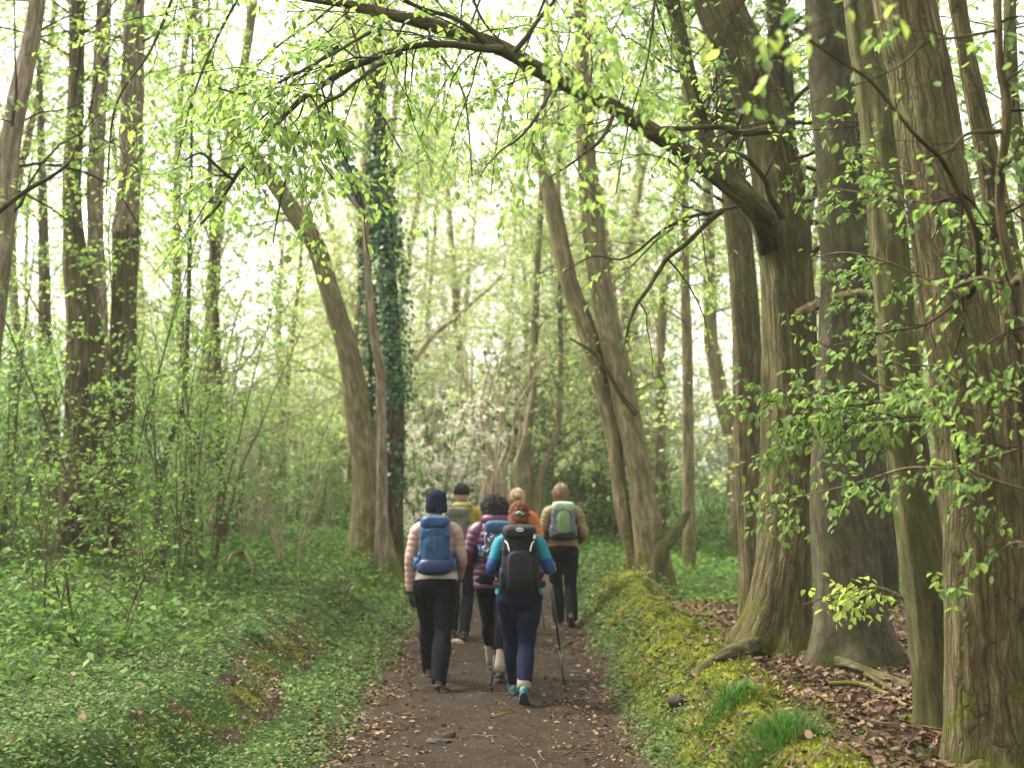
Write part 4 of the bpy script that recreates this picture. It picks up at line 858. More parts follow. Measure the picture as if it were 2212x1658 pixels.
# ================================================================== wood behind: a few kinds, copied
def proto_tree(h, r, kind):
    z0 = np.array([[0, 0, -.3, r * 1.3], [.05, .02, h * .1, r], [rng.normal() * .25, rng.normal() * .2, h * .4, r * .8], [rng.normal() * .5, rng.normal() * .5, h * .75, r * .5], [rng.normal() * .7, rng.normal() * .7, h, r * .15]])
    e = bpy.data.objects.new("wood_tree", None); COL.objects.link(e)
    trunk_mesh("trunk", z0, B_FAR, e, 12, .3, .1, .008, 9, .2, .3, .3, 5, int(h * 10))
    q = smooth_path(z0, 30); p, rr = q[None, :, :3], q[None, :, 3]
    W = Wood(); L = Leaves()
    b1, r1_ = spawn(p, rr, 3.4, (1.8, 4.0), 7, .10, (35, 80), .7, .2, .2, .15, .3, .014, lenfall=.5); W.add(b1, r1_, 5)
    b2, r2_ = spawn(b1, r1_, 2.6, (.8, 2.0), 5, .1, (30, 75), .6, .05, .25, .2, .5, .006); W.add(b2, r2_, 4)
    b3, r3_ = spawn(b2, r2_, 2.6, (.4, 1.0), 4, .1, (30, 75), .6, 0, .2, .2, .6, .0035); W.add(b3, r3_, 3)
    L.on(b2, .3, (.06, .11), .3, up=.6, jit=.6); L.on(b3, .09, (.065, .115), .3, up=.6, jit=.6)
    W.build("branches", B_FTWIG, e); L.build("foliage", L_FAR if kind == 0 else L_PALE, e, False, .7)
    return e
def copy_tree(src, loc, rz, sc, **kw):
    r = src.copy(); COL.objects.link(r); r.location = loc; r.rotation_euler = (0, 0, rz); r.scale = (sc, sc, sc)
    for ch in src.children:
        c = ch.copy(); COL.objects.link(c); c.parent = r
    tag(r, **kw); return r
protos = [proto_tree(13, .11, 0), proto_tree(15, .14, 1), proto_tree(11, .08, 0), proto_tree(14, .11, 1), proto_tree(12, .09, 0)]
used = set()
def place(protos_, first_tag, x, y, rz, sc, **kw):
    k = rng.integers(len(protos_)); src = protos_[k]
    z = gh(x, y)
    if id(src) not in used:
        used.add(id(src)); src.location = (x, y, z); src.rotation_euler = (0, 0, rz); src.scale = (sc,) * 3; tag(src, **kw); return src
    return copy_tree(src, (x, y, z), rz, sc, **kw)
spots = []
def free(x, y, d):
    for (a, b, c) in spots:
        if (a - x) ** 2 + (b - y) ** 2 < max(c, d) ** 2: return False
    return True
def region(x, y):
    t = x / y
    return "left" if t < -.09 else ("right" if t > .09 else "centre")
LAB = {"left": "slender pale tree far back in the wood left of the three-stemmed tree",
       "centre": "slender pale tree far down the path beyond the walkers",
       "right": "slender pale tree far back between the trunks on the right"}
n_t = 0; tries = 0
while n_t < 70 and tries < 6000:
    tries += 1
    y = rng.uniform(24, 62); x = (rng.uniform(-.42, .42) if rng.uniform() < .72 else rng.uniform(-.13, .13)) * y
    if abs(x + .1 + 0.0 * y) < 2.6 and y < 42: continue
    if 0.10 < x / y < .2 and y > 30 and rng.uniform() < .6: continue
    if x / y < -.2 and rng.uniform() < .55: continue
    if not free(x, y, 2.2): continue
    spots.append((x, y, 2.2)); g_ = region(x, y)
    place(protos, None, x, y, rng.uniform(0, 6.28), rng.uniform(.8, 1.2), label=LAB[g_], cat="tree", group="far trees " + g_)
    n_t += 1

for k, (x_, y_, sc_) in enumerate(((-1.6, 44, 1.25), (1.2, 46, 1.25), (.2, 53, 1.35), (-3.1, 33, 1.1), (3.2, 35, 1.1), (-3.4, 42, 1.2), (2.6, 42, 1.2), (-1.9, 57, 1.4))):
    copy_tree(protos[(k * 2) % 5], (x_, y_, gh(x_, y_)), k * 2.1, sc_, label=LAB["centre"], cat="tree", group="far trees centre")
# thicket: many-stemmed shrubs, copied
def proto_shrub(h, n, leafm, dens=1.0, name="thicket_shrub", leafsize=(.04, .075), wood=B_GREEN, blos=False):
    e = bpy.data.objects.new(name, None); COL.objects.link(e); W = Wood(); L = Leaves()
    m = 8; st = np.zeros((n, m, 3)); a = rng.uniform(0, 6.28, n); le = rng.uniform(.05, .45, n) ** 1.0; t = np.linspace(0, 1, m)
    hh = h * rng.uniform(.6, 1.1, n)
    st[:, :, 0] = (np.cos(a) * .12)[:, None] + (np.cos(a) * le)[:, None] * t[None] ** 1.3 * hh[:, None]
    st[:, :, 1] = (np.sin(a) * .12)[:, None] + (np.sin(a) * le)[:, None] * t[None] ** 1.3 * hh[:, None]
    st[:, :, 2] = -.1 + t[None] * hh[:, None]; st += np.cumsum(rng.normal(size=st.shape) * .02 * h / 3, 1)
    rr = taper(np.full(n, .005 + .0024 * h), m, .3); W.add(st, rr, 6)
    b, rb = spawn(st, rr, 4.2 * dens, (.4, 1.1), 5, .08, (30, 75), .7, .1, .2, .2, .5, .004); W.add(b, rb, 4)
    c, rc = spawn(b, rb, 4.0 * dens, (.2, .5), 4, .1, (30, 70), .6, 0, .2, .2, .6, .002); W.add(c, rc, 3)
    L.on(b, .08 / dens, leafsize, .3); L.on(c, .05 / dens, leafsize, .3)
    W.build("stems", wood, e); L.build("foliage", leafm, e, False, .65)
    if blos:
        B = Leaves(); B.on(c, .022, (.035, .055), 0, jit=1.2, up=.3); B.on(b, .04, (.035, .055), 0, jit=1.2, up=.3); B.build("blossom", L_BLOS, e, False, 1.0)
    return e
shr = [proto_shrub(3.2, 9, L_MID), proto_shrub(2.4, 8, L_MID), proto_shrub(4.0, 8, L_SPRING), proto_shrub(2.8, 10, L_MID, .9)]
SL = {"left": "leafy many-stemmed shrub in the thicket left of the three-stemmed tree", "centre": "leafy many-stemmed shrub closing the view beyond the walkers", "right": "leafy many-stemmed shrub beyond the ridge on the right"}
spots = [(b_[0], 27, 1.3), (b_[0] + .6, 29, 1.3), (pcc[0][0], DC, 1.2), (q3[0][0], 17.5, .9), (pb[0][0], 18.2, .8)]
n_t = tries = 0
while n_t < 150 and tries < 9000:
    tries += 1
    y = 15 + rng.uniform(0, 1) ** 1.3 * 38; x = rng.uniform(-.43, .40) * y
    if -2.6 - .03 * y < x < 3.2 and y < 30: continue
    if abs(x) < 1.6 and y < 27: continue
    if abs(x) > 4 and y < 40 and rng.uniform() < .15: continue
    if x > 0 and y < 21: continue
    if x > .12 * y and rng.uniform() < .45: continue
    if not free(x, y, 1.15): continue
    spots.append((x, y, 1.15)); g_ = region(x, y)
    place(shr, None, x, y, rng.uniform(0, 6.28), rng.uniform(.7, 1.15), label=SL[g_], cat="shrub", group="thicket shrubs " + g_); n_t += 1
# bare twiggy bushes near the three-stemmed tree
bare = proto_shrub(1.7, 14, L_MID, .5, "twiggy_bush", (.03, .05), B_FTWIG); fr = True
for k, (uu, vv, sc, lb) in enumerate(((622, 1215, .95, "bare twiggy bush on the bank crest left of the three-stemmed tree"), (545, 1180, 1.1, "twiggy bush behind the curved fallen branch"), (440, 1160, 1.2, "twiggy bush between the thin dark trunk and the slanting sapling"), (700, 1150, 1.0, "twiggy bush tucked against the mossy foot of the three-stemmed tree"), (380, 1175, 1.0, "twiggy bush right of the torn-footed trunk"))):
    g_ = G(uu, vv)
    if fr: bare.location = g_; bare.scale = (sc,) * 3; tag(bare, lb, "bush", "twiggy bushes on the left bank"); fr = False
    else: copy_tree(bare, g_, k * 1.3, sc, label=lb, cat="bush", group="twiggy bushes on the left bank")
# white blossom tree
bl = proto_shrub(3.6, 7, L_MID, 1.0, "blossom_tree", (.04, .06), B_BRANCH, True); bl.location = (*P(930, 1080, 26)[:2], gh(*P(930, 1080, 26)[:2])); bl.scale = (.95, .95, .95)
tag(bl, "small tree covered in white blossom behind the leading walker", "blossom tree")
copy_tree(bl, (*P(985, 1050, 33)[:2], gh(*P(985, 1050, 33)[:2]) + 0, ), 2.0, 1.75, label="taller pinkish white blossom tree farther back above the walkers", cat="blossom tree")
# dark evergreen masses at the centre
hol = proto_shrub(3.4, 10, L_DARK, 1.1, "holly_bush", (.07, .11), B_DARK); hol.location = (*P(1245, 1060, 33)[:2], gh(*P(1245, 1060, 33)[:2])); hol.scale = (1.1,) * 3
tag(hol, "dark evergreen bush in the shade behind the green-backpack walker", "bush", "dark evergreens far down the path")
for k, (uu, dd, sc, lb) in enumerate(((1290, 36, 1.3, "dark evergreen bush right of the shaded one behind the ridge pair"), (1165, 37, .8, "small dark evergreen between the forking trunks"), (1215, 40, 1.6, "tallest dark evergreen farthest down the path"), (1335, 42, 1.4, "dark evergreen bush seen through the gap of the ridge pair"))):
    q_ = P(uu, 1050, dd); copy_tree(hol, (q_[0], q_[1], gh(q_[0], q_[1])), k + 1., sc, label=lb, cat="bush", group="dark evergreens far down the path")
# leafy shoots close by on the left bank
sh2 = proto_shrub(1.1, 4, L_HERB, 1.0, "sapling_shoot", (.035, .06), B_DARK); fr = True
for k, (uu, vv, sc, lb) in enumerate(((205, 1400, 1.25, "tall leafy shoot standing in the grass clump on the left bank"), (330, 1330, .8, "thin shoot right of the bright grass clump"), (90, 1330, 1.1, "leafy shoot in front of the brush at the left edge"), (60, 1230, 1.3, "dense leafy shoot before the dark hollow at the left"), (300, 1270, .9, "leafy shoot in front of the torn trunk foot"), (430, 1290, .6, "small shoot left of the curved fallen branch"))):
    g_ = G(uu, vv)
    if fr: sh2.location = g_; sh2.scale = (sc,) * 3; tag(sh2, lb, "shoot", "young shoots on the left bank"); fr = False
    else: copy_tree(sh2, g_, k * 1.1, sc, label=lb, cat="shoot", group="young shoots on the left bank")

# fallen wood
def log(name, pts, label, bark=B_BRANCH, lift=.03, sides=12, ridge=.003, cat="branch"):
    g = []
    for (u, v, w_, *h) in pts:
        q = G(u, v); g.append([q[0], q[1], q[2] + (h[0] if h else 0) + lift, w_ / 2 / FOC * q[1]])
    g = np.array(g); e = empty(name, (g[0][0], g[0][1], gh(g[0][0], g[0][1])), label, cat)
    trunk_mesh("wood", g, bark, e, sides, .04, .15, ridge, seed=len(pts)); return e
log("fallen_branch", [(418, 1212, 9, .12), (430, 1235, 10, .02), (465, 1250, 10), (487, 1238, 10, .05), (505, 1222, 9, .12), (530, 1220, 8, .12), (548, 1248, 7, .04), (560, 1270, 6)], "curved brown fallen branch lying on the left bank", B_CHEST2)
log("fallen_log", [(1765, 1428, 20, .03), (1830, 1452, 20, .03), (1900, 1475, 20, .02), (1985, 1500, 18, .0)], "mossy root-like log lying between the arching and the grey trunks", B_BRANCH, sides=18)
log("fallen_branch", [(1790, 1485, 10), (1850, 1490, 10, .02), (1900, 1502, 10), (1960, 1535, 8)], "pale bare branch on the brown leaves at the right", B_PALE)
log("fallen_branch", [(1856, 1455, 8), (1900, 1488, 9, .02), (1945, 1510, 6)], "short dark branch crossing above the pale one on the leaves", B_CHEST)
log("fallen_log", [(-20, 1075, 22, .3), (60, 1062, 24, .32), (120, 1050, 20, .36), (178, 1040, 16, .42)], "leaning dead log propped in the brush at the left edge", B_DARK)
log("fallen_branch", [(1062, 1552, 5), (1085, 1546, 7), (1112, 1540, 4)], "short stick lying on the path in front of the walkers", B_CHEST, .008)
log("fallen_branch", [(1210, 1400, 4), (1222, 1396, 6, .01), (1235, 1386, 4)], "thin curved twig on the path behind the right pole", B_CHEST, .008)
def stone(u, v, r, label, m):
    q = G(u, v); n = 18; th, ph = np.meshgrid(np.linspace(0, 2 * math.pi, n, endpoint=False), np.linspace(0, math.pi, 10)); d = np.stack([np.cos(th) * np.sin(ph), np.sin(th) * np.sin(ph), np.cos(ph)], -1)
    k = 1 + .35 * vnoise(d * 2.2 + u, 3) + .12 * vnoise(d * 6 + u, 4); V = q + d * k[..., None] * np.array(r) + [0, 0, r[2] * .35]
    i = np.arange(9)[:, None] * n; j = np.arange(n)[None]; F = np.stack([i + j, i + n + j, i + n + (j + 1) % n, i + (j + 1) % n], -1).reshape(-1, 4)
    o = quadmesh("stone", V, F, m, None, True, origin=q); tag(o, label, "stone")
M_STONE = plain("dirty_stone", (.028, .019, .013), .85, .3, .4, 25, .5)
stone(948, 1605, (.09, .07, .02), "flat brown clod on the path at the bottom of the picture", M_STONE)
stone(972, 1592, (.05, .04, .03), "smaller clod just right of the flat brown one", M_STONE)
stone(1468, 1528, (.07, .06, .05), "brown stone lodged at the foot of the mossy ridge", M_STONE)
stone(985, 1388, (.10, .05, .03), "pale lump of wood on the path between the walkers' feet", plain("pale_wood", (.34, .24, .17), .8, .3, .3, 30, .4))

# unseen trees added around the viewpoint to shade the near trunks and path
for k, (x_, y_) in enumerate(((-7.5, 1.5), (-6.5, -2.5), (-3.4, -5.5), (7.5, .5), (9.0, 3.2), (4.4, -5.0), (8.0, -3.0), (-8.5, 4.0), (1.8, -8.0), (-1.8, -9.5), (12.0, 7.0), (-12.0, 8.0), (-1.0, -6.0))):
    copy_tree(protos[k % 5], (x_, y_, gh(x_, y_)), k * 1.7, 1.15, label="leafy tree added for shade beside or behind the viewpoint, outside the picture", cat="tree", group="shade trees added around the viewpoint")
# ================================================================== people
def loft(c, rx, ry, k=20, ref=(1, 0, 0)):
    """closed elliptical loft through centres c"""
    c = np.asarray(c, float); n = len(c); rx = np.broadcast_to(rx, n).astype(float); ry = np.broadcast_to(ry, n).astype(float)
    t = nrm(np.gradient(c, axis=0)); ref = np.asarray(ref, float); a = nrm(ref - (t @ ref)[:, None] * t); b = np.cross(t, a)
    th = np.arange(k) * 2 * math.pi / k
    V = c[:, None] + a[:, None] * (np.cos(th)[None] * rx[:, None])[..., None] + b[:, None] * (np.sin(th)[None] * ry[:, None])[..., None]
    i = np.arange(n - 1)[:, None] * k; j = np.arange(k)[None]; j2 = (j + 1) % k
    F = [tuple(x) for x in np.stack([i + j, i + j2, i + k + j2, i + k + j], -1).reshape(-1, 4)]
    V = V.reshape(-1, 3); e0, e1 = len(V), len(V) + 1
    V = np.vstack([V, c[0] - t[0] * .0, c[-1]])
    F += [(e0, (q + 1) % k, q) for q in range(k)] + [(e1, (n - 1) * k + q, (n - 1) * k + (q + 1) % k) for q in range(k)]
    return V, F
def limb(pts, rad, n=14, k=16, ell=1.0):
    q = smooth_path(np.column_stack([np.asarray(pts, float), rad]), n); return loft(q[:, :3], q[:, 3], q[:, 3] * ell, k, (1, 0.01, 0.02))
def ell(c, r, n=20, e1=1.0, e2=1.0, rot=None):
    """(super)ellipsoid"""
    th = np.linspace(-math.pi, math.pi, n, endpoint=False); ph = np.linspace(-math.pi / 2, math.pi / 2, n // 2 + 1)[1:-1]
    f = lambda x, e: np.sign(x) * np.abs(x) ** e
    T, H = np.meshgrid(th, ph); V = np.stack([f(np.cos(H), e1) * f(np.cos(T), e2), f(np.cos(H), e1) * f(np.sin(T), e2), f(np.sin(H), e1)], -1) * np.array(r)
    V = V.reshape(-1, 3); m = len(ph); V = np.vstack([V, [0, 0, -r[2]], [0, 0, r[2]]])
    if rot is not None: V = V @ np.asarray(rot).T
    V = V + np.array(c)
    F = [(a * n + j, a * n + (j + 1) % n, (a + 1) * n + (j + 1) % n, (a + 1) * n + j) for a in range(m - 1) for j in range(n)]
    F += [(m * n, (j + 1) % n, j) for j in range(n)] + [(m * n + 1, (m - 1) * n + j, (m - 1) * n + (j + 1) % n) for j in range(n)]
    return V, F
def rx_(a): c, s = math.cos(a), math.sin(a); return np.array([[1, 0, 0], [0, c, -s], [0, s, c]])
def rz_(a): c, s = math.cos(a), math.sin(a); return np.array([[c, -s, 0], [s, c, 0], [0, 0, 1]])
def join_parts(parts):
    VV, FF, o = [], [], 0
    for V, F in parts: VV.append(V); FF += [tuple(int(i) + o for i in f) for f in F]; o += len(V)
    return np.concatenate(VV), FF
def polymesh(name, parts, material, parent, smooth=True):
    V, F = join_parts(parts); me = bpy.data.meshes.new(name); me.from_pydata(V.tolist(), [], F)
    if smooth: me.polygons.foreach_set("use_smooth", np.ones(len(me.polygons), bool))
    me.materials.append(material); me.update(); o = bpy.data.objects.new(name, me); COL.objects.link(o); o.parent = parent; return o
def fuse(name, parts, material, parent, voxel=.009, it=4, disp=None, fac=.5):
    """melt overlapping solids into one continuous skin"""
    V, F = join_parts(parts); me = bpy.data.meshes.new(name); me.from_pydata(V.tolist(), [], F); me.update()
    o = bpy.data.objects.new(name, me); COL.objects.link(o)
    m = o.modifiers.new("r", 'REMESH'); m.mode = 'VOXEL'; m.voxel_size = voxel; m.use_smooth_shade = True
    s = o.modifiers.new("s", 'SMOOTH'); s.factor = fac; s.iterations = it
    dg = bpy.context.evaluated_depsgraph_get(); nm = bpy.data.meshes.new_from_object(o.evaluated_get(dg))
    o.modifiers.clear(); o.data = nm; nm.name = name; bpy.data.meshes.remove(me)
    if disp is not None:
        n = len(nm.vertices); co = np.empty(n * 3, np.float32); nm.vertices.foreach_get("co", co); no = np.empty(n * 3, np.float32); nm.vertex_normals.foreach_get("vector", no)
        co = co.reshape(-1, 3); no = no.reshape(-1, 3); co = co + no * disp(co)[:, None]; nm.vertices.foreach_set("co", co.astype(np.float32).ravel()); nm.update()
    nm.polygons.foreach_set("use_smooth", np.ones(len(nm.polygons), bool))
    nm.materials.clear(); nm.materials.append(material); o.parent = parent; return o
def ik(h, a, l1, l2, pole):
    h, a = np.array(h, float), np.array(a, float); d = a - h; L = min(np.linalg.norm(d), (l1 + l2) * .999); u = d / np.linalg.norm(d)
    x = (l1 * l1 - l2 * l2 + L * L) / (2 * L); y = math.sqrt(max(0, l1 * l1 - x * x)); p = np.array(pole, float); p = p - p @ u * u; return h + u * x + p / np.linalg.norm(p) * y
def hand(wr, d, palm, curl=.5, side=1, s=1.0):
    """palm, four unequal fingers and a thumb; palm = direction the palm faces"""
    d = nrm(np.array(d, float)); palm = np.array(palm, float); palm = nrm(palm - palm @ d * d); w_ = np.cross(d, palm) * side
    wr = np.array(wr, float); out = [loft([wr - d * .02, wr + d * .02, wr + d * .055 * s, wr + d * .088 * s], [.024, .033, .041, .038], [.020, .017, .015, .011], 14, tuple(w_))]
    for k, (off, ln) in enumerate(((-.031, .066), (-.0105, .078), (.0105, .074), (.030, .058))):
        p = wr + d * .082 * s + w_ * off; a = .25 + .1 * k; pts = [p - d * .015, p]; 
        for sg in (.45, .3, .25):
            a += curl * 1.1 * (.9 + .06 * k); dd = d * math.cos(a - .25) + palm * math.sin(a - .25); p = p + dd * ln * sg * s; pts.append(p)
        out.append(limb(pts, [.0095, .0093, .0085, .0078, .006], 12, 8))
    b = wr + d * .025 - w_ * .03; t1 = b + (d * .6 - w_ * .6 + palm * .4) * .035; t2 = t1 + (d * .8 + palm * (.3 + .5 * curl) + w_ * .2 * curl) * .03
    out.append(limb([b + w_ * .012, b, t1, t2], [.013, .013, .011, .0075], 10, 8)); return out

SKIN = plain("skin", (.42, .25, .18), .5, .4, .06, 20); SKIN2 = plain("skin_tan", (.36, .2, .13), .5, .4, .06, 20)
BLACKC = plain("black_trouser_cloth", (.005, .0065, .007), .95, .08, .3, 14, .35, bscale=9)
NAVYC = plain("navy_leggings", (.006, .009, .026), .9, .1, .25, 14, .3, bscale=9)
def spine(pts_rx_ry, k=28, n=26):
    q = smooth_path(np.array([[0, y, z, a, b] for (z, y, a, b) in pts_rx_ry]), n); return q, k
def torso(rows, k=30, n=40, baf=0.0, per=.05):
    q = smooth_path(np.array([[x, y, z, a, b] for (x, y, z, a, b) in rows]), n)
    add = baf * (np.abs(np.sin(math.pi * q[:, 2] / per)) ** .6 - .5) if baf else 0
    return loft(q[:, :3], q[:, 3] + add, q[:, 4] + add, k)
def sleeve(pts, rad, baf=0.0, per=.05, n=50):
    q = smooth_path(np.column_stack([np.asarray(pts, float), rad]), n); L = np.concatenate([[0], np.cumsum(np.linalg.norm(np.diff(q[:, :3], axis=0), axis=1))])
    r = q[:, 3] + (baf * (np.abs(np.sin(math.pi * L / per)) ** .6 - .5) if baf else 0); return loft(q[:, :3], r, r, 18, (1, .01, .02))

def make_person(label, x, y, H, feet, arms, skin, hipw=.165, head=(0, .03), grips=(True, True), hide_hands=False, lean=.0, legw=1.0, female=True, ankle_up=0):
    """feet: ((dx, dy, heel lift angle, yaw), ...) left then right; arms: ((elbow), (wrist)) left then right, metres from the root"""
    s = H / 1.7; e = empty("person", (x, y, gh(x, y) + .006), label, "person", "walkers on the path")
    J = {"e": e, "s": s, "H": H}
    ank, toe = [], []
    for (dx, dy, ph, yaw) in feet:
        g0 = gh(x + dx, y + dy) - gh(x, y); az = .12 * s * math.sin(ph) + .09 * s * math.cos(ph); ank.append(np.array([dx, dy, az + g0]))
    hz = .895 * s; hips = [np.array([-.092 * s, 0, hz]), np.array([.092 * s, 0, hz])]
    knees = [ik(hips[i], ank[i], .44 * s, .415 * s, (0, 1, 0)) for i in (0, 1)]
    sh = [np.array([-.152 * s, lean, 1.372 * s]), np.array([.152 * s, lean, 1.372 * s])]
    J.update(ank=ank, hips=hips, knees=knees, sh=sh, arms=arms, lean=lean, feet=feet, hipw=hipw, legw=legw)
    hx, hy = head; hc = np.array([hx, hy + lean, 1.575 * s]); J["hc"] = hc
    B = [torso([(0, 0, .80 * s, .10, .08), (0, -.012, .88 * s, hipw * .93, .115), (0, 0, 1.0 * s, .135, .095), (0, lean * .4, 1.1 * s, .128, .088), (0, lean * .8, 1.25 * s, .142, .105), (0, lean, 1.35 * s, .142, .09), (0, lean, 1.41 * s, .10, .065), (hx * .5, lean + hy * .4, 1.45 * s, .055, .055), (hx, lean + hy * .8, 1.52 * s, .050, .052)]),
         ell(hc, (.074 * s, .094 * s, .108 * s), 24), ell(hc + [0, .035, -.055], (.052 * s, .062 * s, .062 * s), 16),
         limb([hc + [0, .088, .012], hc + [0, .108, -.018], hc + [0, .098, -.03]], [.008, .014, .010], 6, 8)]
    for sd_ in (-1, 1): B.append(ell(hc + [sd_ * .076 * s, -.005, -.01], (.010, .020, .032), 12))
    for i in (0, 1):
        sg = -1 if i == 0 else 1; el, wr = np.array(arms[i][0]), np.array(arms[i][1])
        B.append(limb([sh[i] + [-.03 * sg, 0, .0], sh[i] + [.012 * sg, 0, -.03], (sh[i] + el) / 2, el], [.05, .05, .044, .037], 14)); B.append(limb([el, (el + wr) / 2 + [0, 0, .004], wr], [.038, .036, .025], 12))
        d = nrm(wr - el)
        if grips[i]: d = nrm(d + np.array([0, .6, -.1])); B += hand(wr, d, (-.6 * sg, .1, -.7), .95, sg)
        else: B += hand(wr, nrm(d + np.array([0, .1, -.3])), (-sg, 0, 0), .35, sg)
        B.append(limb([hips[i], (hips[i] + knees[i]) / 2, knees[i]], [.082, .07, .052], 14)); B.append(limb([knees[i], knees[i] * .65 + ank[i] * .35 + [0, -.012, 0], ank[i]], [.052, .054, .036], 14))
        B.append(ell(ank[i] + [0, .03, -.03], (.032, .07, .035), 12))
    fuse("body", B, skin, e, .0075, 3)
    eyes = plain("eye_white", (.7, .7, .68), .3, .5, .02)
    for sd_ in (-1, 1):
        o = polymesh("eye", [ell(hc + [sd_ * .03, .087 * s, .012], (.012, .008, .009), 10)], eyes, e)
    J["face"] = polymesh("mouth", [limb([hc + [-.022, .094, -.058], hc + [0, .100, -.056], hc + [.022, .094, -.058]], [.003, .006, .003], 7, 6)], plain("lips", (.4, .16, .13), .5, .3), e)
    return J
def trousers(J, material, w_=1.0, flare=.0, hem=.08, name="trousers", top=1.0, calf=1.0):
    s, e = J["s"], J["e"]; P_ = [torso([(0, -.005, .80 * s, .11, .10), (0, -.022, .87 * s, J["hipw"] * 1.04, .135 * w_), (0, -.012, .95 * s, J["hipw"] * .98, .125), (0, 0, top * s, .135, .10)], n=16)]
    for i in (0, 1):
        h, k, a = J["hips"][i], J["knees"][i], J["ank"][i]; dn = nrm(a - k); end = a - dn * (hem - .08) * 1.0
        kr = .066 * w_
        P_.append(limb([h + [0, -.012, 0], h * .6 + k * .4, k], [.100 * w_ * J["legw"], .088 * w_ * J["legw"], kr], 16)); P_.append(ell(k, (kr, kr * 1.03, kr * 1.1), 14))
        P_.append(limb([k, k * .62 + end * .38 + [0, -.014, 0], end], [kr, (.066 * calf + flare * .4) * w_, .046 + flare], 16))
    wr = lambda c: .0035 * vnoise(c * [16, 16, 30], 5) + .004 * vnoise(c * [7, 7, 13], 6)
    return fuse(name, P_, material, e, .009, 4, wr)
def jacket(J, material, bot=.86, baf=0.0, per=.052, puff=.022, name="jacket", collar=1.455, sl=None, hipw=None, hem_out=.0, sleeve_end=None, split=None):
    s, e, l = J["s"], J["e"], J["lean"]; hw = (hipw or J["hipw"]) * .97 + .012
    rows = [(0, -.014, bot, hw + hem_out, .132 + hem_out), (0, -.008, max(bot + .04, .95 * s), hw * .97 + .004 + hem_out, .126), (0, l * .4 - .004, 1.10 * s, .138 + puff, .10 + puff), (0, l * .8 - .004, 1.25 * s, .148 + puff, .112 + puff), (0, l, 1.345 * s, .142 + puff, .092 + puff), (0, l, 1.405 * s, .112 + puff * .8, .072 + puff), (J["hc"][0] * .3, l + .004, 1.44 * s, .07 + puff * .5, .066 + puff * .6), (J["hc"][0] * .4, l + .006, collar * s, .062 + puff * .5, .06 + puff * .5)]
    P_ = [torso(rows, n=110 if baf else 50, baf=baf, per=per)]; sl_parts = []
    for i in (0, 1):
        sg = -1 if i == 0 else 1; el, wr = np.array(J["arms"][i][0]), np.array(J["arms"][i][1]); sh = J["sh"][i]; end = wr if sleeve_end is None else wr + (el - wr) * sleeve_end
        q = sleeve([sh + [-.05 * sg, 0, -.005], sh + [.008 * sg, 0, -.025], sh * .5 + el * .5 + [.006 * sg, 0, 0], el, (el + end) / 2, end], [.058 + puff * .7, .054 + puff, .049 + puff * .9, .044 + puff * .7, .038 + puff * .6, .030 + puff * .5], baf * .9, per)
        P_.append(q)
    wr_ = lambda c: .0025 * vnoise(c * 22, 7) + .0035 * vnoise(c * [9, 9, 14], 8)
    return fuse(name, P_, material, e, .0075, 2 if baf else 4, wr_)
def shoe(J, i, material, solem, hi=0.0, size=1.0):
    dx, dy, ph, yaw = J["feet"][i]; s = J["s"] * size; R_ = rz_(yaw) @ rx_(-ph); a = J["ank"][i]
    parts = [ell((0, -.03, -.05), (.038, .052, .044), 14), ell((0, .05, -.05), (.042, .09, .042), 16), ell((.004 * (1 if i else -1), .125, -.062), (.047, .075, .03), 16), ell((0, 0, -.01 + hi / 2), (.042, .052, .04 + hi), 14)]
    parts = [(np.maximum(V, [-9, -9, -.082]) * s @ R_.T + a, F) for V, F in parts]
    o = fuse("shoe", parts, material, J["e"], .007, 2)
    n = 28; t = np.linspace(0, 2 * math.pi, n, endpoint=False); X_ = np.cos(t) * (.046 - .010 * np.cos(t - math.pi / 2) * -1 * 1.0 - .0) ; Y_ = .055 + np.sin(t) * .145
    X_ = np.cos(t) * np.where(np.sin(t) > 0, .049, .040) * (1 - .12 * np.exp(-((np.sin(t) + .1) / .3) ** 2))
    ring = lambda z, k: np.stack([X_ * k, (Y_ - .055) * k + .055, np.full(n, z)], -1)
    V = np.vstack([ring(-.1, .93), ring(-.095, 1.0), ring(-.078, 1.02), ring(-.07, .96), [[0, .055, -.1]], [[0, .055, -.07]]]) * s @ R_.T + a
    F = [(k * n + j, k * n + (j + 1) % n, (k + 1) * n + (j + 1) % n, (k + 1) * n + j) for k in range(3) for j in range(n)] + [(4 * n, (j + 1) % n, j) for j in range(n)] + [(4 * n + 1, 3 * n + j, 3 * n + (j + 1) % n) for j in range(n)]
    so_ = polymesh("sole", [(V, F)], solem, J["e"]); so_.parent = o; return o
def sock(J, i, material, h=.2, r=.043):
    k, a = J["knees"][i], J["ank"][i]; d = nrm(k - a); q = [a + d * t * h for t in (-.1, .25, .6, .9, 1.0)]
    return polymesh("sock", [loft(q, [r * .98, r * .97, r * 1.04, r * 1.1, r * 1.08], [r * .98, r * .97, r * 1.04, r * 1.1, r * 1.08], 18)], material, J["e"])
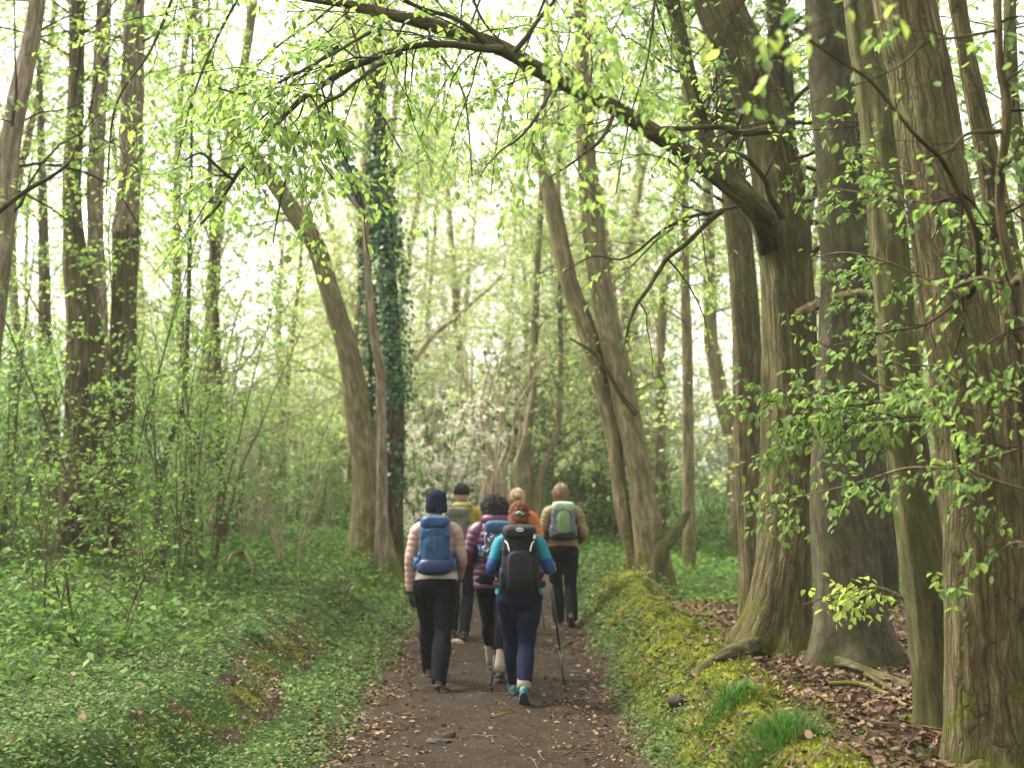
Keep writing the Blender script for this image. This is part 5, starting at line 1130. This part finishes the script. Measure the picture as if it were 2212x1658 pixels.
def hair_cap(J, material, r=(.086, .104, .12), down=.0, strands=500, sr=.0022, name="hair", back=.02, extra=(), cut=None):
    hc, e = J["hc"], J["e"]; c = hc + [0, -back, .004]; W = []
    base = ell(c, r, 26); V = base[0].copy()
    front = V[:, 1] > hc[1] + .035; V[front & (V[:, 2] < hc[2] + .05), 1] = hc[1] + .03
    if cut is not None: lowv = V[:, 2] < hc[2] + cut; V[lowv] = c + (V[lowv] - c) * .82
    parts = [(V, base[1])]
    th = rng.uniform(math.pi * .92, math.pi * 2.08, strands); top = rng.uniform(.05, 1.0, strands)
    for t_, u in zip(th, top):
        ph = np.linspace(u * 1.3, (2.0 if cut is None else 1.62) + down * .3, 8); k = 1.015 + .02 * rng.uniform(); rr = np.array(r)
        p = np.stack([np.cos(t_) * np.sin(ph) * rr[0] * k, np.sin(t_) * np.sin(ph) * rr[1] * k, np.cos(ph) * rr[2] * k], -1)
        if down: ex = p[-1] + np.array([[0, 0, -down * rng.uniform(.3, 1)]]) * [[1, 1, 1]]; p = np.vstack([p, (p[-1] + ex[0]) / 2, ex[0] * [.96, .96, 1]])
        p = c + p + np.cumsum(rng.normal(size=p.shape) * .0016, 0); parts.append(loft(p, np.linspace(sr, sr * .6, len(p)), np.linspace(sr, sr * .6, len(p)), 4))
    return polymesh(name, parts + list(extra), material, e)
def curls(J, material, blobs, n=900, cr=.011, tr=.0032, name="hair"):
    parts = []
    for (c, r) in blobs: 
        b = ell(c, [x * .8 for x in r], 20); parts.append(b)
    vol = [r[0] * r[1] + r[1] * r[2] for c, r in blobs]; tot = sum(vol)
    for (c, r), v in zip(blobs, vol):
        for _ in range(int(n * v / tot)):
            d = nrm(rng.normal(size=3)); p0 = np.array(c) + d * np.array(r) * rng.uniform(.85, 1.04); ax = nrm(rng.normal(size=3) + [0, 0, -.8] + d * .4); u = nrm(np.cross(ax, d + 1e-3)); v_ = np.cross(ax, u)
            t = np.linspace(0, rng.uniform(5, 10), 11); q = p0 + ax * (t * .0042)[:, None] + (u * np.cos(t)[:, None] + v_ * np.sin(t)[:, None]) * cr * rng.uniform(.6, 1.1)
            parts.append(loft(q, tr, tr, 4, tuple(u + .01)))
    return polymesh(name, parts, material, J["e"])

# packs are worn, so each is a thing of its own
def band(pts, w_=.028, t=.005, n=24, ref=(1, 0, 0)): q = smooth_path(np.array(pts, float), n); return loft(q, w_, t, 10, ref)
def crumple(parts, amp=.006, sc=14, seed=3):
    return [(V + nrm(V - V.mean(0)) * (amp * vnoise(V * sc, seed))[:, None], F) for V, F in parts]
def pack(J, label, mats, z0, z1, w_, depth, lid=True, off=(0, 0), back_y=-.125, kind="plain"):
    e = empty("backpack", np.array(J["e"].location) + [off[0], 0, 0], label, "backpack", "walkers' backpacks"); m = mats; yb = back_y + J["lean"]; yc = yb - depth / 2; zc = (z0 + z1) / 2; h = (z1 - z0) / 2
    body = [ell((0, yc, zc - .02), (w_ / 2, depth / 2, h * .96), 36, .45, .6), ell((0, yc - depth * .18, zc - h * .25), (w_ * .40, depth * .42, h * .62), 30, .5, .6)]
    fuse("bag", body, m["main"], e, .008, 3, lambda c: .006 * vnoise(c * 13, 11) + .003 * vnoise(c * 30, 12))
    if lid: fuse("lid", [ell((0, yc - .005, z1 - .045), (w_ * .47, depth * .56, .062), 30, .6, .6)], m.get("lid", m["main"]), e, .008, 3, lambda c: .006 * vnoise(c * 16, 13))
    for sd_ in (-1, 1):
        polymesh("side_pocket", crumple([ell((sd_ * w_ * .49, yc, z0 + h * .42), (.022, depth * .36, h * .36), 18, .6, .6)]), m.get("side", m["main"]), e)
        sh = J["sh"][1] if sd_ > 0 else J["sh"][0]; top = sh[2] + .055 * J["s"]
        polymesh("shoulder_strap", [band([(sd_ * .07, yb + .0, z1 - .10), (sd_ * .09, yb + .05, top - .005), (sd_ * .10, J["lean"] + .02, top + .012), (sd_ * .105, .12 + J["lean"], top - .07), (sd_ * .12, .15, 1.2 * J["s"]), (sd_ * .16, .10, 1.08 * J["s"]), (sd_ * .175, -.06, z0 + .14), (sd_ * .14, yb - .02, z0 + .08)])], m["strap"], e)
        polymesh("compression_strap", [band([(sd_ * w_ * .50, yb - .01, zc + h * .35), (sd_ * w_ * .52, yc, zc + h * .33), (sd_ * w_ * .42, yc - depth * .5, zc + h * .30)], .008, .003, 12, (0, 0, 1))], m["strap"], e)
    polymesh("hip_belt", [band([(-w_ * .42, yc + .02, z0 + .05), (-J["hipw"] - .028, -.03, z0 + .055), (-J["hipw"] * .6, .135, z0 + .04), (0, .155, z0 + .035), (J["hipw"] * .6, .135, z0 + .04), (J["hipw"] + .028, -.03, z0 + .055), (w_ * .42, yc + .02, z0 + .05)], .026, .008, 40, (0, 0, 1))], m["strap"], e)
    yf = yc - depth * .62
    return e, yb, yc, yf
def pole(J, i, tip, label):
    """trekking pole from the hand to a tip given as world (x, y)"""
    el, wr = [np.array(a) for a in J["arms"][i]]; base = np.array(J["e"].location); d = nrm(nrm(wr - el) + [0, .6, -.1]); g_ = base + wr + d * .075 + np.array([-.02 * (1 if i else -1), 0, -.03])
    t_ = np.array([tip[0], tip[1], gh(*tip) - .012]); e = empty("trekking_pole", t_, label, "trekking pole", "trekking poles"); u = nrm(g_ - t_); L_ = np.linalg.norm(g_ - t_)
    f = lambda a, b, ra, rb, k=10: loft([u * a, u * (a * .5 + b * .5), u * b], [ra, (ra + rb) / 2, rb], [ra, (ra + rb) / 2, rb], k)
    DK = M_POLE
    polymesh("lower_shaft", [f(.03, L_ * .36, .0085, .0085)], M_POLE2, e); polymesh("upper_shaft", [f(L_ * .36, L_ - .1, .0095, .010), f(L_ * .35, L_ * .38, .011, .011)], DK, e)
    polymesh("grip", [f(L_ - .12, L_ + .06, .014, .017), ell(u * (L_ + .065), (.02, .02, .014), 12)], M_RUB, e)
    polymesh("basket", [f(.055, .062, .004, .030, 14), f(.062, .066, .030, .026, 14)], M_RUB, e); polymesh("tip", [f(0, .035, .002, .006, 8)], M_STEEL, e); return e

M_POLE = plain("dark_pole", (.02, .02, .022), .35, .5, .1); M_POLE2 = plain("grey_pole", (.09, .09, .095), .3, .5, .1, metal=.5); M_RUB = plain("black_rubber", (.012, .012, .012), .8, .3, .1); M_STEEL = plain("steel", (.4, .4, .4), .3, .5, .05, metal=1.0)
M_SOLE = plain("grey_sole", (.05, .047, .043), .85, .3, .2); M_BOOT = plain("dark_boot", (.02, .018, .016), .7, .3, .3, 30, .3); M_SOCK = plain("beige_wool_sock", (0.3000, 0.2550, 0.1875), .95, .1, .15, 90, .5); M_DKSHOE = plain("brown_muddy_boot", (.05, .04, .032), .8, .3, .3, 20, .3)
def wx(u, D): return (u - 1106) / FOC * D

# ---- 1 pale pink quilted jacket, navy beanie, blue backpack
M_PINK = plain("pale_pink_nylon", (0.3400, 0.2125, 0.1785), .5, .4, .08, 10, .15); M_CREAM = plain("cream_jersey", (0.5040, 0.4340, 0.3640), .9, .2, .06, 40, .2)
M_BEANIE = plain("navy_knit", (.008, .012, .028), .95, .1, .25, 120, .5); M_GLOVE = plain("dark_green_fleece", (.012, .02, .02), .9, .2, .2, 60, .3)
A = make_person("person in a pale pink quilted jacket, navy beanie and black trousers", wx(943, 12.4), 12.4, 1.66,
                ((-.075, .37, 0.05, .06), (.045, -.30, .22, -.04)), (((-.217, -.03, 1.07), (-.222, .01, .80)), ((.215, -.02, 1.08), (.195, .16, .91))), SKIN, .178, grips=(False, False), legw=1.08)
jacket(A, M_PINK, .95, .008, .052, .014); trousers(A, BLACKC, 1.08, .018, .02, calf=1.05)
polymesh("shirt_hem", [torso([(0, -.012, .885, .186, .140), (0, -.01, .92, .188, .143), (0, -.01, .965, .182, .138)], n=8)], M_CREAM, A["e"])
hc = A["hc"]; k_ = 40; ths = np.linspace(0, 2 * math.pi, k_ * 4, endpoint=False); rows = []
for zz, rr in ((-.075, .083), (-.06, .092), (-.03, .094), (.0, .094), (.005, .090), (.05, .090), (.085, .080), (.112, .055), (.128, .022), (.131, .002)):
    m_ = 1 + .022 * np.cos(ths * 36); rows.append(np.stack([np.cos(ths) * rr * m_, np.sin(ths) * rr * 1.12 * m_ - .012, np.full_like(ths, zz + .012)], -1) + hc)
V = np.concatenate(rows); n_ = len(ths); F = [(a * n_ + j, a * n_ + (j + 1) % n_, (a + 1) * n_ + (j + 1) % n_, (a + 1) * n_ + j) for a in range(len(rows) - 1) for j in range(n_)]
polymesh("beanie", [(V, F)], M_BEANIE, A["e"])
for i in (0, 1): shoe(A, i, M_DKSHOE, M_SOLE)
for i, sg in ((0, -1), (1, 1)):
    el, wr = [np.array(a) for a in A["arms"][i]]; d = nrm(wr - el)
    hp = hand(wr, nrm(d + np.array([0, .1, -.3])), (-sg, 0, 0), .35, sg); hp = [(V.mean(0) * 0 + V, F) for V, F in hp]
    gl = fuse("glove", hp + [limb([wr - d * .05, wr - d * .01, wr + d * .03], [.034, .034, .03], 8)], M_GLOVE, A["e"], .006, 2, lambda c: .004 + 0 * c[:, 0])
M_BLUE = plain("blue_pack_nylon", (0.0043, 0.0432, 0.1188), .5, .4, .2, 12, .3); M_BLUED = plain("deep_blue_nylon", (0.0048, 0.0240, 0.0800), .5, .4, .2, 12, .3); M_BLUEL = plain("light_blue_webbing", (0.0210, 0.1120, 0.2380), .6, .3, .1)
e, yb, yc, yf = pack(A, "blue backpack with bungee cord and darker base on the pink-jacketed walker", {"main": M_BLUE, "strap": M_BLUED, "side": M_BLUED, "lid": M_BLUE}, .97, 1.45, .262, .18)
polymesh("base_panel", crumple([ell((0, yc - .01, 1.03), (.150, .118, .075), 26, .6, .6)]), M_BLUED, e)
polymesh("cord", [band([(0, yf - .012, 1.335), (0, yf - .022, 1.25), (0, yf - .018, 1.17)], .003, .003, 12), band([(-.075, yf - .0, 1.33), (0, yf - .013, 1.355), (.075, yf, 1.33)], .004, .003, 12, (0, 0, 1))], M_BLUEL, e)
for sd_ in (-1, 1): polymesh("buckle_strap", [band([(sd_ * .145, yc, 1.10), (sd_ * .17, yc - .03, 1.06), (sd_ * .175, yc - .02, .99)], .010, .004, 10), band([(sd_ * .15, yc + .03, 1.05), (sd_ * .135, yc - .08, 1.09)], .011, .004, 8, (0, 0, 1))], M_BLUEL, e)

# ---- 2 teal top, red curls, black backpack, two poles
M_TEAL = plain("turquoise_jersey", (0.0045, 0.1650, 0.2100), .75, .3, .08, 14, .2, bscale=8); M_BLUESL = plain("royal_blue_sleeve", (0.0064, 0.0400, 0.1440), .75, .3, .1, 14, .2)
M_RED = plain("auburn_hair", (.20, .05, .010), .45, .5, .8, 28)
Bp = make_person("person with red curly hair in a turquoise top and navy leggings, walking with two poles", wx(1122, 11.6), 11.6, 1.575,
                 ((-.045, .30, .0, .05), (.035, -.22, .62, -.05)), (((-.222, -.06, 1.05), (-.165, .17, .985)), ((.238, -.05, 1.045), (.265, .17, 1.06))), SKIN, .178, legw=1.1)
jacket(Bp, M_TEAL, .83, 0, .05, .008, "top", hem_out=.01, sleeve_end=.97)
for i in (0, 1):
    el, wr = [np.array(a) for a in Bp["arms"][i]]; sh_ = Bp["sh"][i]; mid = sh_ * .30 + el * .70
    fuse("sleeve", [limb([mid, el, (el + wr) / 2, wr], [.0575, .052, .045, .036], 20)], M_BLUESL, Bp["e"], .007, 3)
trousers(Bp, NAVYC, 1.02, .008, .08, "leggings", top=.97, calf=1.02)
for i in (0, 1): sock(Bp, i, M_SOCK, .19, .058); shoe(Bp, i, plain("teal_trainer", (.035, .14, .15), .6, .3, .3, 40), plain("trainer_sole", (.05, .09, .095), .8, .3, .5, 60), 0, 1.02)
hc = Bp["hc"]; curls(Bp, M_RED, [(hc + [0, -.012, .010], (.066, .086, .100)), (hc + [0, -.085, -.04], (.062, .050, .09)), (hc + [.008, -.05, .075], (.042, .042, .04)), (hc + [.0, -.10, -.115], (.062, .048, .065))], 2600, .013, .0022)
polymesh("hair_clip", [band([(hc[0] - .03, hc[1] - .135, hc[2] + .03), (hc[0], hc[1] - .15, hc[2] + .045), (hc[0] + .03, hc[1] - .142, hc[2] + .022)], .008, .005, 10, (0, 0, 1))], plain("green_clip", (.12, .42, .30), .3, .5), Bp["e"])
M_BLK = plain("black_pack_nylon", (.006, .006, .007), .7, .2, .3, 14, .35); M_BLKG = plain("charcoal_pack_nylon", (.011, .0115, .013), .7, .2, .25, 14, .3); M_WHT = plain("reflective_white", (.7, .7, .7), .4, .5, .05)
e, yb, yc, yf = pack(Bp, "big black backpack with pale oval emblem on its lid on the turquoise-topped walker", {"main": M_BLK, "strap": M_BLK, "side": M_BLKG, "lid": M_BLKG}, .87, 1.395, .285, .22)
polymesh("front_pocket", crumple([ell((0, yf + .02, 1.08), (.098, .045, .13), 24, .6, .6)]), M_BLKG, e)
a_ = np.linspace(0, 2 * math.pi, 33); ey = yc - .235 * .56 - .006; cz = 1.375
polymesh("emblem", [loft(np.stack([.028 * np.cos(a_), ey - .004 + .0 * a_, cz + .013 * np.sin(a_)], -1)[:-1], .0035, .0025, 6, (0, 1, .01)), ([(-.018, ey - .007, cz - .003), (-.004, ey - .007, cz + .005), (.004, ey - .007, cz + .001), (.018, ey - .007, cz + .004), (.016, ey - .007, cz - .003), (.0, ey - .007, cz - .006)], [(0, 1, 2, 3, 4, 5)])] if False else
         [(lambda V_, F_: (V_, F_))(*loft(np.stack([.028 * np.cos(a_), ey - .004 + 0 * a_, cz + .013 * np.sin(a_)], -1), .0035, .0025, 6, (0, 1, .01))), band([(-.016, ey - .006, cz - .002), (-.004, ey - .007, cz + .004), (.004, ey - .007, cz), (.016, ey - .006, cz + .003)], .0025, .0015, 10, (0, 0, 1))], M_WHT, e)
for sd_ in (-1, 1): polymesh("reflective_strip", [band([(sd_ * .115, yf + .055, 1.285), (sd_ * .096, yf + .03, 1.26), (sd_ * .082, yf + .012, 1.205)], .0055, .003, 10)], M_WHT, e)
polymesh("buckle", [band([(.11, yf + .05, 1.335), (.118, yf + .045, 1.30)], .012, .006, 6)], M_WHT, e)
pole(Bp, 0, (wx(1059, 11.95), 11.95), "trekking pole in the red-haired walker's left hand"); pole(Bp, 1, (wx(1220, 11.98), 11.98), "trekking pole in the red-haired walker's right hand, planted on the right of the path")

# ---- 3 purple quilted coat, big dark curls
M_PURP = plain("plum_nylon", (0.0720, 0.0112, 0.0440), .45, .45, .15, 10, .15); M_DHAIR = plain("dark_brown_curls", (.022, .014, .012), .6, .4, .4, 60)
Cp = make_person("person in a long plum quilted coat with a round mass of dark curly hair", wx(1069, 12.8), 12.8, 1.62,
                 ((-.03, .28, .0, .05), (.045, -.34, .12, -.04)), (((-.232, -.04, 1.07), (-.19, .17, 1.0)), ((.25, -.02, 1.08), (.2, .18, .98))), SKIN2, .17, grips=(False, False))
jacket(Cp, M_PURP, .78, .010, .056, .030, "coat", 1.47, hem_out=.012); trousers(Cp, BLACKC, .98, .004, .22)
polymesh("hood", crumple([ell((0, -.085, 1.395), (.125, .075, .062), 26), ell((0, -.03, 1.43), (.105, .08, .045), 26)], .005, 18), M_PURP, Cp["e"])
hc = Cp["hc"]; curls(Cp, M_DHAIR, [(hc + [0, -.03, .0], (.108, .112, .112))], 1700, .010, .0030)
for i in (0, 1): sock(Cp, i, M_SOCK, .2, .05); shoe(Cp, i, M_BOOT, M_SOLE, .01)
M_PAT, nt_ = mat("navy_speckled_print"); tc_ = N(nt_, "ShaderNodeTexCoord"); vo = N(nt_, "ShaderNodeTexVoronoi", Scale=38.0); nt_.links.new(tc_.outputs['Object'], vo.inputs['Vector'])
rp = ramp(nt_, vo.outputs[0], [(0.30, (.5, .52, .55)), (0.40, (.03, .04, .075))]); pb_ = N(nt_, "ShaderNodeBsdfPrincipled"); pb_.inputs['Roughness'].default_value = .7; nt_.links.new(rp.outputs[0], pb_.inputs['Base Color']); oo = N(nt_, "ShaderNodeOutputMaterial"); nt_.links.new(pb_.outputs[0], oo.inputs[0])
M_NAVYS = plain("navy_strap", (.02, .06, .12), .7, .3, .1)
e, yb, yc, yf = pack(Cp, "small navy speckled backpack on the plum-coated walker, half hidden", {"main": M_PAT, "strap": M_NAVYS, "side": M_PAT, "lid": M_NAVYS}, 1.04, 1.38, .25, .15, off=(.035, 0), back_y=-.15)

# ---- 4 mustard jacket and olive backpack
M_MUST = plain("mustard_nylon", (0.2400, 0.1840, 0.0120), .6, .35, .12, 10, .3, bscale=8); M_OLIVE = plain("olive_grey_canvas", (.10, .105, .07), .8, .3, .2, 20, .3)
M_SHORT = plain("short_black_hair", (.012, .011, .011), .7, .3, .3, 80)
Dp = make_person("person in a mustard hooded jacket with short dark hair, behind the pink-jacketed walker", wx(1001, 15.6), 15.6, 1.70,
                 ((-.12, .20, .0, .1), (.02, -.16, .2, -.05)), (((-.275, -.02, 1.10), (-.25, .14, .90)), ((.28, -.04, 1.10), (.25, .05, .86))), SKIN2, .16, head=(-.02, .03), grips=(False, False))
jacket(Dp, M_MUST, .90, 0, .05, .024, sleeve_end=0); trousers(Dp, BLACKC, 1.0, .01, .04)
polymesh("hood", crumple([ell((-.01, -.06, 1.452), (.115, .095, .042), 26), ell((-.01, -.09, 1.41), (.105, .06, .05), 26)], .006, 16), M_MUST, Dp["e"])
hair_cap(Dp, M_SHORT, (.079, .097, .112), 0, 500, .0014, back=.006, cut=-.005)
polymesh("buff", crumple([loft([(-.02, .03, 1.47), (-.02, .03, 1.50), (-.02, .03, 1.53)], [.062, .066, .064], [.064, .068, .066], 18)], .003, 30), plain("blue_neck_tube", (.02, .16, .30), .8, .2), Dp["e"])
for i in (0, 1): shoe(Dp, i, M_BOOT, M_SOLE, .01)
e, yb, yc, yf = pack(Dp, "olive grey backpack hanging on the mustard-jacketed walker's back", {"main": M_OLIVE, "strap": M_BLKG, "side": M_BLKG, "lid": M_OLIVE}, 1.0, 1.43, .27, .19, off=(-.06, 0))
polymesh("front_pocket", crumple([ell((0, yf + .02, 1.15), (.085, .04, .10), 22, .6, .6)]), M_OLIVE, e)

# ---- 5 orange quilted jacket, blond bun
M_ORAN = plain("orange_nylon", (0.3570, 0.0935, 0.0127), .5, .4, .1, 10, .15); M_BLOND = plain("pale_blond_hair", (0.3750, 0.2625, 0.1500), .45, .4, .5, 45)
Ep = make_person("person in an orange jacket with a blond bun, behind the red-haired walker", wx(1121, 16.1), 16.1, 1.61,
                 ((-.05, .2, .0, .05), (.05, -.2, .2, -.05)), (((-.225, -.02, 1.08), (-.19, .2, 1.0)), ((.228, -.02, 1.07), (.21, .2, 1.0))), SKIN, .165, head=(-.02, .03))
jacket(Ep, M_ORAN, .84, .007, .05, .012); trousers(Ep, BLACKC, .98, .004, .05)
hc = Ep["hc"]; hair_cap(Ep, M_BLOND, (.084, .1, .115), 0, 420, .0018, extra=[ell(hc + [0, -.125, .035], (.036, .03, .036), 16)] + [loft(hc + np.stack([.03 * np.cos(t_), -.135 + 0 * t_, .035 + .03 * np.sin(t_)], -1) * [1, 1, 1], .007, .007, 6, (0, 1, .01)) for t_ in [np.linspace(a0, a0 + 4.5, 16) for a0 in (0, 1.5, 3)]])
for i in (0, 1): shoe(Ep, i, M_BOOT, M_SOLE, .01)
pole(Ep, 1, (wx(1176, 16.3), 16.3), "thin trekking pole of the walker in orange, right of the red-haired walker")

# ---- 6 tan quilted jacket, green and grey backpack
M_TAN = plain("tan_nylon", (0.1760, 0.1200, 0.0480), .6, .35, .15, 10, .15); M_VEST = plain("dark_olive_vest", (.035, .036, .025), .8, .3, .2, 20, .2); M_BOB = plain("light_brown_hair", (.17, .095, .05), .45, .4, .55, 40)
Fp = make_person("person in a tan quilted jacket with a light brown bob, ahead on the right", wx(1215, 16.7), 16.7, 1.645,
                 ((-.045, .16, .0, .03), (.095, -.18, .75, -.05)), (((-.235, -.03, 1.07), (-.2, .19, .97)), ((.235, -.03, 1.07), (.2, .19, .96))), SKIN, .172, head=(-.02, .04), grips=(False, False))
jacket(Fp, M_TAN, .90, .010, .05, .024); trousers(Fp, BLACKC, 1.06, .022, .02)
polymesh("vest", [torso([(0, -.012, 1.0, .196, .156), (0, -.004, 1.10, .186, .150), (0, -.003, 1.22, .192, .152), (0, 0, 1.30, .182, .132), (0, 0, 1.35, .150, .118), (0, 0, 1.39, .118, .108), (-.005, .004, 1.44, .088, .088)], n=24)], M_VEST, Fp["e"])
hair_cap(Fp, M_BOB, (.086, .102, .118), .12, 800, .0034)
for i in (0, 1): shoe(Fp, i, M_BOOT, M_SOLE, .01)
M_GRN = plain("soft_green_nylon", (0.1280, 0.2240, 0.0880), .55, .35, .12, 14, .25); M_PGRN = plain("pale_mint_nylon", (0.2720, 0.3570, 0.2465), .55, .35, .1, 14, .2); M_GREY = plain("grey_pack_nylon", (0.0900, 0.0975, 0.1125), .6, .35, .15, 14, .25)
e, yb, yc, yf = pack(Fp, "rounded green and grey backpack with black base on the tan-jacketed walker", {"main": M_GREY, "strap": M_BLK, "side": M_GREY, "lid": M_PGRN}, 1.01, 1.43, .275, .17)
polymesh("front_panel", crumple([ell((.0, yf + .035, 1.19), (.078, .055, .155), 26, .7, .8)], .004), M_GRN, e)
polymesh("base_panel", crumple([ell((0, yc - .02, 1.05), (.145, .115, .055), 26, .6, .6)]), M_BLK, e)
polymesh("handle", [band([(-.012, yf + .035, 1.40), (0, yf + .0, 1.36), (.012, yf + .035, 1.40)], .006, .005, 10)], M_BLK, e)
for sd_ in (-1, 1): polymesh("piping", [band([(sd_ * .085, yf + .05, 1.33), (sd_ * .118, yf + .055, 1.22), (sd_ * .11, yf + .06, 1.10)], .004, .003, 14)], M_PGRN, e)

# ------------------------------------------------------------------ pale air
hz_m, hnt = mat("pale_air"); pv = N(hnt, "ShaderNodeVolumePrincipled"); pv.inputs['Color'].default_value = (.97, .98, .93, 1); pv.inputs['Density'].default_value = 0.0007; pv.inputs['Anisotropy'].default_value = 0.3
ho = N(hnt, "ShaderNodeOutputMaterial"); hnt.links.new(pv.outputs[0], ho.inputs['Volume'])
x0, x1, y0, y1, z0, z1 = -265, 265, -35, 705, -8, 26
V = [(x, y, z) for z in (z0, z1) for y in (y0, y1) for x in (x0, x1)]
F = [(0, 2, 3, 1), (4, 5, 7, 6), (0, 1, 5, 4), (2, 6, 7, 3), (0, 4, 6, 2), (1, 3, 7, 5)]
tag(quadmesh("haze", np.array(V, float), F, hz_m, smooth=False), kind="stuff")
S.cycles.volume_bounces = 1; S.cycles.volume_step_rate = 5
